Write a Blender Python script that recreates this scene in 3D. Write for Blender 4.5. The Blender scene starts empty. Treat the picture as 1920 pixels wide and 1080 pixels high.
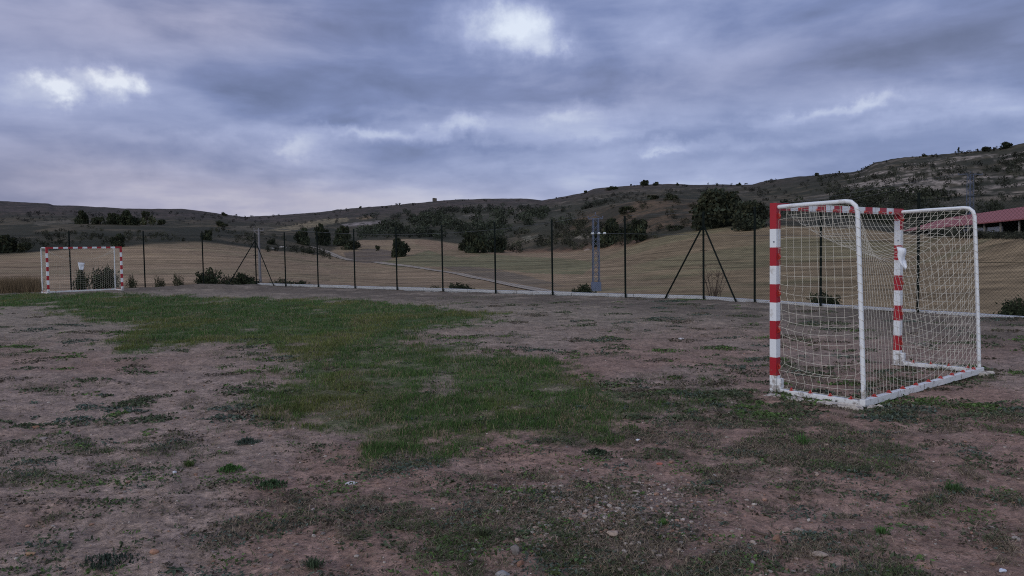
import bpy, math, random
import numpy as np
from mathutils import Vector, Matrix
random.seed(7)
RNG = np.random.default_rng(11)
PI = math.pi
S = bpy.context.scene
COL = S.collection

# ------------------------------------------------------------------ camera calibration
FPX, CW, CH = 1442.0, 1920.0, 1080.0
EYE = 1.62
PITCH, ROLL = math.atan(71 / 1442.0), math.radians(0.9)
_r0 = np.array([1.0, 0, 0]); _u0 = np.array([0, math.sin(PITCH), math.cos(PITCH)])
FWD = np.array([0, math.cos(PITCH), -math.sin(PITCH)])
RIGHT = math.cos(ROLL) * _r0 - math.sin(ROLL) * _u0
UP = math.cos(ROLL) * _u0 + math.sin(ROLL) * _r0
CAMP = np.array([0, 0, EYE])

def ray(px, py):
    d = FWD * FPX + RIGHT * (px - CW / 2) + UP * (CH / 2 - py)
    return d / np.linalg.norm(d)
def hz(px): return 469 - (px - 960) * 0.0157
def gp(px, py, z=0.0):
    d = ray(px, py); t = (z - EYE) / d[2]
    return CAMP + d * t
def at(px, py, Y):
    d = ray(px, py); return CAMP + d * (Y / d[1])
def project(P):
    v = P - CAMP
    zc = np.maximum(v @ FWD, 1e-3)
    return CW / 2 + FPX * (v @ RIGHT) / zc, CH / 2 - FPX * (v @ UP) / zc

# ------------------------------------------------------------------ noise
def _hash(ix, iy, seed):
    h = (ix.astype(np.int64) * 374761393 + iy.astype(np.int64) * 668265263 + seed * 974634541) & 0xFFFFFFFF
    h = ((h ^ (h >> 13)) * 1274126177) & 0xFFFFFFFF
    h = h ^ (h >> 16)
    return (h & 0xFFFFFF) / float(0xFFFFFF)
def vnoise(x, y, seed=0):
    x = np.asarray(x, float); y = np.asarray(y, float)
    ix = np.floor(x); iy = np.floor(y); fx = x - ix; fy = y - iy
    fx = fx * fx * fx * (fx * (fx * 6 - 15) + 10); fy = fy * fy * fy * (fy * (fy * 6 - 15) + 10)
    a = _hash(ix, iy, seed); b = _hash(ix + 1, iy, seed); c = _hash(ix, iy + 1, seed); d = _hash(ix + 1, iy + 1, seed)
    return (a * (1 - fx) + b * fx) * (1 - fy) + (c * (1 - fx) + d * fx) * fy
def fbm(x, y, seed=0, octv=4, gain=0.5):
    s = 0; a = 1; t = 0
    for o in range(octv):
        s = s + a * vnoise(x * 2 ** o + 17.3 * o, y * 2 ** o - 9.1 * o, seed + o); t += a; a *= gain
    return s / t
def sstep(a, b, x):
    t = np.clip((np.asarray(x, float) - a) / (b - a), 0, 1); return t * t * (3 - 2 * t)
def in_poly(px, py, poly):
    px = np.asarray(px); py = np.asarray(py); ins = np.zeros(px.shape, bool)
    n = len(poly)
    for i in range(n):
        x1, y1 = poly[i][0], poly[i][1]; x2, y2 = poly[(i + 1) % n][0], poly[(i + 1) % n][1]
        c = ((y1 > py) != (y2 > py)) & (px < (x2 - x1) * (py - y1) / ((y2 - y1) if y2 != y1 else 1e-9) + x1)
        ins ^= c
    return ins
def poly_sd(x, y, poly):
    d = np.full(np.shape(x), 1e9); n = len(poly)
    for i in range(n):
        ax, ay = poly[i][0], poly[i][1]; bx, by = poly[(i + 1) % n][0], poly[(i + 1) % n][1]
        vx, vy = bx - ax, by - ay; t = np.clip(((x - ax) * vx + (y - ay) * vy) / (vx * vx + vy * vy + 1e-9), 0, 1)
        d = np.minimum(d, np.hypot(x - ax - t * vx, y - ay - t * vy))
    return np.where(in_poly(x, y, poly), d, -d)

# ------------------------------------------------------------------ mesh helpers
def link(o, parent=None):
    COL.objects.link(o)
    if parent is not None: o.parent = parent
    return o
def mesh_np(name, V, F, mat=None, parent=None, cols=None, smooth=False, midx=None, mats=None, attrs=None):
    """V (N,3), F (M,k) int array with equal k, or list of such arrays; cols per vertex RGB."""
    V = np.asarray(V, np.float32).reshape(-1, 3)
    Fs = F if isinstance(F, list) else [F]
    Fs = [np.asarray(f, np.int32) for f in Fs if len(f)]
    me = bpy.data.meshes.new(name)
    me.vertices.add(len(V)); me.vertices.foreach_set('co', V.ravel())
    loops = np.concatenate([f.ravel() for f in Fs])
    tot = np.concatenate([np.full(len(f), f.shape[1], np.int32) for f in Fs])
    start = np.concatenate([[0], np.cumsum(tot)[:-1]]).astype(np.int32)
    me.loops.add(len(loops)); me.loops.foreach_set('vertex_index', loops)
    me.polygons.add(len(tot)); me.polygons.foreach_set('loop_start', start); me.polygons.foreach_set('loop_total', tot)
    if midx is not None: me.polygons.foreach_set('material_index', np.asarray(midx, np.int32))
    me.polygons.foreach_set('use_smooth', np.full(len(tot), bool(smooth)))
    me.update(calc_edges=True)
    if cols is not None:
        a = me.color_attributes.new('tone', 'FLOAT_COLOR', 'POINT')
        c = np.ones((len(V), 4), np.float32); c[:, :3] = cols; a.data.foreach_set('color', c.ravel())
    for k, v in (attrs or {}).items():
        a = me.attributes.new(k, 'FLOAT', 'POINT'); a.data.foreach_set('value', np.asarray(v, np.float32))
    for m in (mats or ([mat] if mat else [])): me.materials.append(m)
    return link(bpy.data.objects.new(name, me), parent)
class MB:
    """collects boxes, bars and tubes into one mesh"""
    def __init__(s): s.V = []; s.F = {3: [], 4: []}; s.M = {3: [], 4: []}; s.n = 0
    def add(s, V, F, m=0):
        V = np.asarray(V, float).reshape(-1, 3)
        for f in F: s.F[len(f)].append([i + s.n for i in f]); s.M[len(f)].append(m)
        s.V.append(V); s.n += len(V)
    def box(s, c, size, rz=0.0, m=0, R=None):
        hx, hy, hz_ = size[0] / 2, size[1] / 2, size[2] / 2
        v = np.array([[x, y, z] for x in (-hx, hx) for y in (-hy, hy) for z in (-hz_, hz_)])
        if R is None:
            cz, sz = math.cos(rz), math.sin(rz); R = np.array([[cz, -sz, 0], [sz, cz, 0], [0, 0, 1]])
        s.add(v @ np.asarray(R).T + np.asarray(c), [[0, 1, 3, 2], [4, 6, 7, 5], [0, 4, 5, 1], [2, 3, 7, 6], [0, 2, 6, 4], [1, 5, 7, 3]], m)
    def bar(s, a, b, w, h, m=0):
        a = np.asarray(a, float); b = np.asarray(b, float); d = b - a; L = np.linalg.norm(d); d = d / L
        up = np.array([0, 0, 1.0]) if abs(d[2]) < 0.95 else np.array([0, 1.0, 0])
        x = np.cross(up, d); x /= np.linalg.norm(x); y = np.cross(d, x)
        s.box((a + b) / 2, (w, h, L), R=np.stack([x, y, d], 1), m=m)
    def tube(s, pts, r, n=8, m=0, caps=True):
        pts = [np.asarray(p, float) for p in pts]; N = len(pts)
        rr = r if hasattr(r, '__len__') else [r] * N
        V = []; ref = None
        for i, p in enumerate(pts):
            d = pts[min(i + 1, N - 1)] - pts[max(i - 1, 0)]; d = d / (np.linalg.norm(d) + 1e-9)
            if ref is None: ref = np.array([0, 0, 1.0]) if abs(d[2]) < 0.9 else np.array([1.0, 0, 0])
            x = np.cross(ref, d); x /= np.linalg.norm(x) + 1e-9; y = np.cross(d, x); ref = y
            for k in range(n):
                a = 2 * PI * k / n; V.append(p + rr[i] * (math.cos(a) * x + math.sin(a) * y))
        F = [[i * n + k, i * n + (k + 1) % n, (i + 1) * n + (k + 1) % n, (i + 1) * n + k] for i in range(N - 1) for k in range(n)]
        if caps:
            V.append(pts[0]); V.append(pts[-1]); c0 = N * n
            F += [[c0, (k + 1) % n, k] for k in range(n)] + [[c0 + 1, (N - 1) * n + k, (N - 1) * n + (k + 1) % n] for k in range(n)]
        s.add(V, F, m)
    def build(s, name, mats, parent=None, smooth=False, bevel=0):
        mats = mats if isinstance(mats, (list, tuple)) else [mats]
        Fs = [np.array(s.F[k]) for k in (3, 4) if s.F[k]]
        mi = s.M[3] + s.M[4]
        o = mesh_np(name, np.concatenate(s.V), Fs, mats=mats, parent=parent, midx=mi, smooth=smooth)
        if bevel:
            b = o.modifiers.new('bevel', 'BEVEL'); b.width = bevel; b.segments = 2; b.limit_method = 'ANGLE'
        if smooth:
            o.data.set_sharp_from_angle(angle=math.radians(50))
        return o
def prisms(segs, r, sides=4):
    """segs (S,2,3) -> thin uncapped prisms"""
    segs = np.asarray(segs, float); a = segs[:, 0]; b = segs[:, 1]; d = b - a
    d = d / (np.linalg.norm(d, axis=1, keepdims=True) + 1e-9)
    ref = np.where(np.abs(d[:, 2:3]) < 0.9, np.array([[0, 0, 1.0]]), np.array([[1.0, 0.2, 0]]))
    x = np.cross(ref, d); x /= np.linalg.norm(x, axis=1, keepdims=True) + 1e-9; y = np.cross(d, x)
    V = []
    for p in (a, b):
        for k in range(sides):
            t = 2 * PI * k / sides; V.append(p + r * (math.cos(t) * x + math.sin(t) * y))
    V = np.stack(V, 1)
    base = (np.arange(len(segs)) * 2 * sides)[:, None]
    F = np.concatenate([base + np.array([[k, (k + 1) % sides, sides + (k + 1) % sides, sides + k]]) for k in range(sides)])
    return V.reshape(-1, 3), F
def tag(o, label=None, cat=None, group=None, kind=None):
    if label: o['label'] = label
    if cat: o['category'] = cat
    if group: o['group'] = group
    if kind: o['kind'] = kind
    return o
def thing(name, label, cat, loc=(0, 0, 0), rz=0, group=None):
    o = bpy.data.objects.new(name, None); o.empty_display_size = 0.2
    link(o); o.location = tuple(float(v) for v in loc); o.rotation_euler = (0, 0, rz)
    return tag(o, label, cat, group)
def kids(o): return [c for c in bpy.data.objects if c.parent == o]
def copy_tree(o, parent=None):
    c = o.copy(); COL.objects.link(c); c.parent = parent
    for ch in kids(o): copy_tree(ch, c)
    return c

# ------------------------------------------------------------------ materials
def N(nt, t, **kw):
    n = nt.nodes.new(t)
    for k, v in kw.items(): setattr(n, k, v)
    return n
def setin(nt, sock, v):
    if isinstance(v, bpy.types.NodeSocket): nt.links.new(v, sock)
    elif v is not None:
        if hasattr(sock.default_value, '__len__') and not hasattr(v, '__len__'): v = (v,) * len(sock.default_value)
        if hasattr(sock.default_value, '__len__') and len(sock.default_value) == 4 and len(v) == 3: v = tuple(v) + (1,)
        sock.default_value = v
class NB:
    def __init__(s, nt): s.nt = nt
    def math(s, op, a, b=None, c=None, clamp=False):
        n = N(s.nt, 'ShaderNodeMath', operation=op); n.use_clamp = clamp
        for i, v in enumerate((a, b, c)):
            if v is not None: setin(s.nt, n.inputs[i], v)
        return n.outputs[0]
    def noise(s, vec, scale, detail=4, rough=0.5, dist=0.0, out=0, lac=2.0):
        n = N(s.nt, 'ShaderNodeTexNoise')
        if vec is not None: s.nt.links.new(vec, n.inputs['Vector'])
        n.inputs['Scale'].default_value = scale; n.inputs['Detail'].default_value = detail
        n.inputs['Roughness'].default_value = rough; n.inputs['Distortion'].default_value = dist; n.inputs['Lacunarity'].default_value = lac
        return n.outputs[out]
    def ramp(s, fac, stops, interp='LINEAR'):
        n = N(s.nt, 'ShaderNodeValToRGB'); cr = n.color_ramp; cr.interpolation = interp
        while len(cr.elements) < len(stops): cr.elements.new(0.5)
        for e, (p, c) in zip(cr.elements, stops):
            e.position = p; c = c if hasattr(c, '__len__') else (c, c, c); e.color = tuple(c) + (1,)
        setin(s.nt, n.inputs[0], fac); return n.outputs[0]
    def mix(s, fac, a, b, blend='MIX'):
        n = N(s.nt, 'ShaderNodeMix', data_type='RGBA', blend_type=blend)
        setin(s.nt, n.inputs[0], fac); setin(s.nt, n.inputs[6], a); setin(s.nt, n.inputs[7], b)
        return n.outputs[2]
    def maprange(s, v, a, b, c, d):
        n = N(s.nt, 'ShaderNodeMapRange'); 
        for i, q in enumerate((v, a, b, c, d)): setin(s.nt, n.inputs[i], q)
        return n.outputs[0]
    def attr(s, name):
        n = N(s.nt, 'ShaderNodeAttribute', attribute_name=name); return n
    def obj(s): return N(s.nt, 'ShaderNodeTexCoord').outputs['Object']
    def pos(s): return N(s.nt, 'ShaderNodeNewGeometry').outputs['Position']
    def bump(s, h, strength, dist):
        n = N(s.nt, 'ShaderNodeBump'); n.inputs['Strength'].default_value = strength; n.inputs['Distance'].default_value = dist
        setin(s.nt, n.inputs['Height'], h); return n.outputs[0]
def new_mat(name):
    m = bpy.data.materials.new(name); m.use_nodes = True; nt = m.node_tree
    b = nt.nodes['Principled BSDF']; b.inputs['Roughness'].default_value = 0.9; b.inputs['Specular IOR Level'].default_value = 0.25
    return m, nt, b, NB(nt)
def paint(name, col, rough=0.5, spec=0.4, var=0.12, scale=6.0, metal=0.0, dirt=None, bump=0.0, fine=60.0, mud=False):
    m, nt, b, nb = new_mat(name); o = nb.pos()
    n = nb.noise(o, scale, 5, 0.6); n2 = nb.noise(o, fine, 3, 0.6)
    f = nb.math('MULTIPLY_ADD', n, 2 * var, 1 - var); f2 = nb.math('MULTIPLY_ADD', n2, var, 1 - var / 2)
    c = nb.mix(1.0, col, nb.math('MULTIPLY', f, f2), 'MULTIPLY')
    if dirt:
        dn = nb.noise(o, dirt[1], 6, 0.65); c = nb.mix(nb.maprange(dn, dirt[2], dirt[2] + 0.12, 0, dirt[3]), c, dirt[0])
    if mud:
        sp_ = N(nt, 'ShaderNodeSeparateXYZ'); nt.links.new(o, sp_.inputs[0]); mz = nb.maprange(sp_.outputs[2], 0.0, .42, .62, .30)
        c = nb.mix(nb.math('MULTIPLY', nb.maprange(nb.math('SUBTRACT', nb.math('ADD', nb.noise(o, 16, 6, .7), mz), 1.0), -.02, .10, 0, 1), .75), c, (.17, .125, .095))
        c = nb.mix(nb.maprange(nb.noise(o, 34, 5, .7), .66, .70, 0, .75), c, (.13, .085, .065))
    nt.links.new(c, b.inputs['Base Color']); b.inputs['Roughness'].default_value = rough
    b.inputs['Specular IOR Level'].default_value = spec; b.inputs['Metallic'].default_value = metal
    if bump: nt.links.new(nb.bump(n2, 0.6, bump), b.inputs['Normal'])
    return m
def tone_mat(name, var=0.35, scale=3.0, rough=0.9, spec=0.15, transl=0.0, mul=(1, 1, 1)):
    """colour from the per-vertex 'tone' attribute with procedural variation"""
    m, nt, b, nb = new_mat(name)
    a = nb.attr('tone').outputs['Color']; n = nb.noise(nb.pos(), scale, 4, 0.6)
    c = nb.mix(1.0, a, nb.math('MULTIPLY_ADD', n, 2 * var, 1 - var), 'MULTIPLY'); c = nb.mix(1.0, c, mul, 'MULTIPLY')
    nt.links.new(c, b.inputs['Base Color']); b.inputs['Roughness'].default_value = rough; b.inputs['Specular IOR Level'].default_value = spec
    if transl:
        t = N(nt, 'ShaderNodeBsdfTranslucent'); nt.links.new(c, t.inputs[0]); mx = N(nt, 'ShaderNodeMixShader'); mx.inputs[0].default_value = transl
        nt.links.new(b.outputs[0], mx.inputs[1]); nt.links.new(t.outputs[0], mx.inputs[2]); nt.links.new(mx.outputs[0], nt.nodes['Material Output'].inputs[0])
    return m
M_RED = paint('red_paint', (0.35, 0.012, 0.022), 0.42, 0.4, 0.1, 5, dirt=((0.16, 0.06, 0.05), 12, 0.57, 0.6), mud=True)
M_WHITE = paint('white_paint', (0.70, 0.72, 0.74), 0.5, 0.3, 0.08, 4, dirt=((0.34, 0.30, 0.26), 9, 0.58, 0.6), mud=True)
M_WTUBE = paint('white_tube_paint', (0.68, 0.70, 0.72), 0.5, 0.4, 0.07, 4, dirt=((0.34, 0.28, 0.23), 11, 0.58, 0.6), mud=True)
M_BASE = paint('weathered_white_paint', (0.66, 0.66, 0.66), 0.6, 0.25, 0.12, 5, dirt=((0.16, 0.12, 0.10), 14, 0.55, 0.75))
M_CORD = paint('cream_cord', (0.60, 0.565, 0.48), 0.85, 0.1, 0.15, 3)
M_HOOK = paint('red_plastic', (0.38, 0.035, 0.025), 0.4, 0.4, 0.2, 20)
M_SHEET = paint('white_plastic_sheet', (0.80, 0.82, 0.86), 0.5, 0.3, 0.06, 8)
M_PATCH = paint('grey_white_tape', (0.62, 0.63, 0.68), 0.5, 0.3, 0.1, 30)
M_FENCE = paint('dark_green_fence_paint', (0.007, 0.011, 0.010), 0.7, 0.08, 0.2, 5)
M_WIRE = paint('dark_green_wire', (0.010, 0.014, 0.012), 0.8, 0.05, 0.1, 3)
M_CONC = paint('kerb_concrete', (0.46, 0.465, 0.48), 0.9, 0.15, 0.22, 1.2, dirt=((0.2, 0.17, 0.14), 2.2, 0.56, 0.75), bump=0.01)
M_SLAB = paint('rough_concrete', (0.46, 0.42, 0.38), 0.95, 0.1, 0.25, 9, dirt=((0.12, 0.09, 0.075), 14, 0.5, 0.8), bump=0.01, fine=90)
M_GALV = paint('galvanised_steel', (0.095, 0.115, 0.17), 0.55, 0.4, 0.2, 2, metal=0.15)
M_TCONC = paint('tower_concrete', (0.125, 0.15, 0.22), 0.9, 0.15, 0.15, 1.0)
M_POLE = paint('pole_concrete', (0.19, 0.185, 0.20), 0.9, 0.15, 0.12, 1.0)
M_INSUL = paint('pale_insulator', (0.62, 0.66, 0.68), 0.3, 0.5, 0.05, 3)
M_CABLE = paint('grey_cable', (0.09, 0.095, 0.10), 0.6, 0.3, 0.05, 1)
M_BARK = paint('bark', (0.055, 0.045, 0.036), 0.95, 0.1, 0.3, 4)
M_DRYTWIG = paint('dry_twig', (0.10, 0.075, 0.06), 0.95, 0.1, 0.3, 9)
M_LEAF = tone_mat('leaf', 0.35, 0.6, transl=0.15)
M_GRASS = tone_mat('grass_blade', 0.3, 1.4, transl=0.25)
M_WEED = tone_mat('weed_leaf', 0.3, 6, transl=0.15)
M_DRY = tone_mat('dry_stalk', 0.25, 3, transl=0.2)
M_STONE = tone_mat('stone', 0.3, 60, rough=0.95)

# ------------------------------------------------------------------ light
def vol_noop(): pass
w = bpy.data.worlds.new('World'); S.world = w; w.use_nodes = True
nt = w.node_tree; nb = NB(nt); bg = nt.nodes['Background']
SUN_EL, SUN_AZ = math.radians(24), math.radians(228)     # azimuth clockwise from +Y: behind the camera, slightly left
d = N(nt, 'ShaderNodeTexCoord').outputs['Generated']
sx = N(nt, 'ShaderNodeSeparateXYZ'); nt.links.new(d, sx.inputs[0]); X, Y, Z = sx.outputs
wn = N(nt, 'ShaderNodeSeparateXYZ'); 
nt.links.new(nb.noise(d, 7.0, 5, 0.55, out=1), wn.inputs[0])
wn2 = N(nt, 'ShaderNodeSeparateXYZ'); nt.links.new(nb.noise(d, 26.0, 5, 0.6, out=1), wn2.inputs[0])
az0 = nb.math('MULTIPLY', nb.math('ARCTAN2', X, Y), 57.2958)
el0 = nb.math('MULTIPLY', nb.math('ARCSINE', Z), 57.2958)
def warp(v, a, b, ka, kb):
    t = nb.math('MULTIPLY_ADD', a, ka, v); t = nb.math('MULTIPLY_ADD', b, kb, t)
    return nb.math('SUBTRACT', t, (ka + kb) / 2)
az = warp(az0, wn.outputs[0], wn2.outputs[0], 7.0, 5.0)
el = warp(el0, wn.outputs[1], wn2.outputs[1], 3.2, 2.6)
zc = nb.math('ADD', nb.math('MAXIMUM', Z, 0.0), 0.24)
pc = N(nt, 'ShaderNodeCombineXYZ')
nt.links.new(nb.math('DIVIDE', X, zc), pc.inputs[0]); nt.links.new(nb.math('DIVIDE', Y, zc), pc.inputs[1])
pm = N(nt, 'ShaderNodeMapping'); nt.links.new(d, pm.inputs[0]); pm.inputs['Scale'].default_value = (1.0, 1.0, 3.3); pm.inputs['Rotation'].default_value = (0, .07, 0); pm.inputs['Location'].default_value = (7.3, 2.2, 5)
n1 = nb.noise(pm.outputs[0], 3.4, 6, 0.5, 0.35)
n2 = nb.noise(pc.outputs[0], 0.45, 4, 0.5, 0.3)
n3 = nb.noise(pm.outputs[0], 8.5, 6, 0.52, 0.3)
def blob(px, py, sx_, sy_, amp, soft=False, tilt=0.0):
    r = ray(px, py); a0 = math.degrees(math.atan2(r[0], r[1])); e0 = math.degrees(math.asin(r[2]))
    k = 57.2958 / FPX
    A, E = (az0, el0) if soft else (az, el)
    da = nb.math('SUBTRACT', A, a0); de = nb.math('SUBTRACT', E, e0)
    if tilt: de = nb.math('MULTIPLY_ADD', da, -tilt, de)
    p = nb.math('MULTIPLY', da, 1 / (sx_ * k)); q = nb.math('MULTIPLY', de, 1 / (sy_ * k))
    s2 = nb.math('ADD', nb.math('MULTIPLY', p, p), nb.math('MULTIPLY', q, q))
    return nb.math('MULTIPLY', nb.math('EXPONENT', nb.math('MULTIPLY', s2, -1.0)), amp)
BL = [(960, 85, 220, 90, .06), (1640, 192, 60, 12, .10), (1500, 216, 60, 11, .09), (1060, 215, 40, 12, .10), (870, 228, 34, 11, .10), (690, 246, 60, 9, .08), (700, 240, 180, 26, .04), (1240, 288, 60, 6, .10), (540, 268, 34, 12, .08), (960, 50, 66, 42, .48), (1015, 92, 40, 18, .2), (870, 45, 80, 45, .13), (100, 165, 40, 15, .42), (212, 143, 36, 20, .42),
      (165, 150, 190, 60, .06), (745, 248, 105, 14, .09), (860, 236, 70, 15, .15), (580, 274, 60, 22, .12), (780, 180, 90, 30, .05),
      (1130, 240, 110, 28, .08), (1250, 285, 80, 12, .08), (1900, 195, 130, 50, .07), (460, 375, 320, 30, .05), (1000, 345, 380, 45, .07),
      (430, 25, 170, 50, .06), (1470, 245, 300, 30, .05), (40, 190, 50, 25, .06), (1350, 315, 200, 18, .05), (250, 340, 250, 25, .05),
      (560, 150, 260, 60, -.05), (1450, 130, 330, 60, -.06), (1180, 175, 220, 36, -.05), (80, 70, 230, 50, -.05), (330, 215, 230, 40, -.05),
      (1820, 60, 220, 60, -.05), (1060, 290, 200, 14, -.03), (380, 290, 160, 18, -.03), (650, 320, 180, 12, -.025), (1720, 260, 200, 18, -.03), (900, 272, 170, 10, -.06), (1210, 262, 150, 9, -.06), (1400, 222, 210, 13, -.05), (1400, 268, 210, 10, .06), (640, 226, 120, 9, -.05), (1080, 205, 60, 14, .07), (1700, 225, 160, 12, .06), (330, 250, 190, 14, .05), (760, 205, 130, 10, .05), (1300, 40, 160, 24, .05), (560, 60, 160, 26, -.04)]
L = nb.math('MULTIPLY_ADD', nb.ramp(n1, [(.36, 0.0), (.64, 1.0)], 'EASE'), 0.19, 0.30)
L = nb.math('ADD', L, nb.math('MULTIPLY_ADD', n3, 0.34, -0.17))
hl = nb.math('MULTIPLY', el0, 1 / 6.5); hl = nb.math('MULTIPLY', nb.math('EXPONENT', nb.math('MULTIPLY', nb.math('MULTIPLY', hl, hl), -1.0)), .07); L = nb.math('ADD', L, hl)
for b_ in BL: L = nb.math('ADD', L, blob(*b_))
L = nb.math('ADD', L, blob(1580, 203, 100, 13, .13, tilt=0.16))
back = nb.maprange(Y, 0.25, -0.7, 0.0, 0.40)
L = nb.math('ADD', L, back)
col = nb.ramp(L, [(0.0, (.07, .083, .135)), (0.2, (.132, .165, .305)), (0.34, (.206, .255, .465)), (0.52, (.36, .415, .65)), (0.85, (.78, .85, .98))])
wf = nb.math('ADD', blob(80, 320, 420, 80, .85, True), blob(60, 40, 330, 80, .7, True))
for b_ in ((1720, 90, 330, 60, .55, True), (430, 30, 220, 60, .6, True), (450, 385, 480, 45, 1.0, True), (1100, 170, 300, 50, .3, True)):
    wf = nb.math('ADD', wf, blob(*b_))
wf = nb.math('MULTIPLY', wf, nb.math('MULTIPLY_ADD', n2, 1.2, 0.3), clamp=True)
col = nb.mix(wf, col, nb.mix(1.0, col, (1.16, 0.99, 0.86), 'MULTIPLY'))
sky = N(nt, 'ShaderNodeTexSky', sky_type='NISHITA'); sky.sun_disc = False; sky.sun_elevation = SUN_EL; sky.sun_rotation = SUN_AZ
sky.air_density = 1.0; sky.dust_density = 1.5
col10 = nb.mix(1.0, col, (10, 10, 10), 'MULTIPLY')
fin = nb.mix(0.10, col10, sky.outputs[0])
nt.links.new(fin, bg.inputs['Color']); bg.inputs['Strength'].default_value = 0.10
sun = bpy.data.lights.new('sun', 'SUN'); sun.energy = 0.8; sun.angle = math.radians(28); sun.color = (1.0, 0.97, 0.95)
so = link(bpy.data.objects.new('sun', sun))
sd = Vector((math.sin(SUN_AZ) * math.cos(SUN_EL), math.cos(SUN_AZ) * math.cos(SUN_EL), math.sin(SUN_EL)))
so.rotation_euler = sd.to_track_quat('Z', 'Y').to_euler(); so.location = (0, -10, 20)

cam = bpy.data.cameras.new('camera'); cam.sensor_width = 36; cam.lens = 36 * FPX / CW; cam.clip_end = 9000; cam.clip_start = 0.05
co = link(bpy.data.objects.new('camera', cam))
mw = Matrix.Identity(4)
for i in range(3): mw[i][0] = RIGHT[i]; mw[i][1] = UP[i]; mw[i][2] = -FWD[i]; mw[i][3] = CAMP[i]
co.matrix_world = mw; S.camera = co
S.view_settings.view_transform = 'Standard'; S.view_settings.look = 'None'; S.view_settings.exposure = 0.0; S.view_settings.gamma = 1.0
S.view_settings.use_curve_mapping = False
S.render.engine = 'CYCLES'; S.cycles.max_bounces = 5; S.cycles.diffuse_bounces = 3; S.cycles.use_denoising = False
S.cycles.use_adaptive_sampling = False; S.cycles.pixel_filter_type = 'BLACKMAN_HARRIS'; S.cycles.filter_width = 1.05

# ------------------------------------------------------------------ fence line in plan
FH = 2.9
def xy(px, Y): return np.array([at(px, hz(px), Y)[0], Y])
FA = xy(479, 42.7); FB = xy(1319, 25.2); FC = xy(1722, 18.5)
FD = FC + (FC - FB) / np.linalg.norm(FC - FB) * 16
FL = FA + np.array([-1, -0.85]) / math.hypot(1, .85) * 26
def fence_dist(x, y):
    """positive outside the fenced plot"""
    d = np.full(np.shape(x), -1e9)
    out = None
    for (a, b) in ((FL, FA), (FA, FB), (FB, FD)):
        n = np.array([-(b - a)[1], (b - a)[0]]); n = n / np.linalg.norm(n)
        s = (x - a[0]) * n[0] + (y - a[1]) * n[1]
        out = s if out is None else np.maximum(out, s)
    return out
def plot_base(x, y):
    z = -0.12 * sstep(12, 30, y) * sstep(-17, -12, x)
    c = at(425, 540, 40); z = z + 0.22 * np.exp(-(((x - c[0]) / 2.2) ** 2 + ((y - c[1] + 1.6) / 1.0) ** 2))
    return z

# ------------------------------------------------------------------ lawn and cover masks (plan, metres)
LAWN_PX = [(-250, 552), (0, 553), (250, 551), (480, 553), (640, 558), (800, 568), (905, 590), (900, 605), (800, 618), (735, 632), (800, 650), (880, 662), (960, 668),
           (1060, 688), (1130, 712), (1230, 740), (1215, 775), (1120, 808), (1000, 832), (880, 845), (770, 850), (690, 838), (620, 812), (560, 795),
           (500, 765), (470, 742), (520, 712), (540, 680), (520, 655), (430, 645), (340, 648), (230, 662), (165, 655), (240, 628), (290, 606), (170, 594), (60, 575), (-250, 572)]
LAWN = [gp(*p)[:2] for p in LAWN_PX]
def lawn(x, y):
    s = 0.05 + 0.02 * y
    wx = x + s * 2.6 * (fbm(x * 1.1, y * 1.1, 3, 4) - .5) * 2; wy = y + s * 3.2 * (fbm(x * 1.1, y * 0.7, 9, 4) - .5) * 2
    sdv = poly_sd(wx, wy, LAWN)
    sdv = sdv + (fbm(x * 5.5, y * 4.0, 15, 4, .65) - .5) * (1.1 + .03 * y); m = sstep(-0.14 - 0.01 * y, 0.26 + 0.015 * y, sdv)
    bare = sstep(.67, .80, fbm(x * 0.9, y * 0.55, 21, 4))
    fineb = sstep(.54, .66, fbm(x * 3.2, y * 2.2, 25, 4, .6)); return m * (1 - 0.75 * bare) * (1 - .38 * fineb * sstep(16, 9, y))
def weeds(x, y):
    px, py = project(np.stack([x, y, np.zeros_like(x)], -1))
    n = fbm(x * 0.85, y * 0.85, 31, 4); n2 = fbm(x * 4.2, y * 4.2, 37, 4, .65)
    zone = 0.42 + 0.58 * sstep(650, 1200, px) * sstep(650, 780, py) + 0.3 * sstep(575, 550, py) + 0.6 * np.exp(-((px - 640) / 260) ** 2 - ((py - 990) / 50) ** 2) + .3 * np.exp(-((px - 420) / 200) ** 2 - ((py - 860) / 60) ** 2)
    zone = np.clip(zone, 0, 1.15); th = .61 - .15 * zone
    return np.clip(sstep(th, th + .13, n * 0.42 + n2 * 0.58) * (.35 + .65 * zone), 0, 1)
GRAV = gp(1130, 960)[:2]
def gravelly(x, y):
    d = np.hypot((x - GRAV[0]) / 0.75, (y - GRAV[1]) / 0.8)
    return sstep(1.3, .2, d + (fbm(x * 3, y * 3, 77, 3) - .5))

# ------------------------------------------------------------------ plot ground
def lumps(x, y):
    r = np.hypot(x, y)
    z = 0.06 * (fbm(x * 1.1, y * 1.1, 41, 3) - .5) + 0.048 * (fbm(x * 3.6, y * 3.6, 45, 3) - .5) + 0.022 * (fbm(x * 13, y * 13, 51, 3) - .5)
    cl = sstep(.55, .8, fbm(x * 7, y * 7, 57, 2)); z = z + 0.010 * cl * weeds(x, y)
    return z
def zplot(x, y):
    fd = fence_dist(x, y)
    return plot_base(x, y) + lumps(x, y) + 0.012 * lawn(x, y) - np.clip(fd - 0.55, 0, None) * 0.55
azs = np.radians(np.linspace(-47, 47, 860)); rs = np.exp(np.linspace(math.log(2.3), math.log(62), 430))
A, R_ = np.meshgrid(azs, rs, indexing='ij'); gx = (R_ * np.sin(A)).ravel(); gy = (R_ * np.cos(A)).ravel()
LW = lawn(gx, gy); WD = weeds(gx, gy); GV = gravelly(gx, gy)
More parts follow.
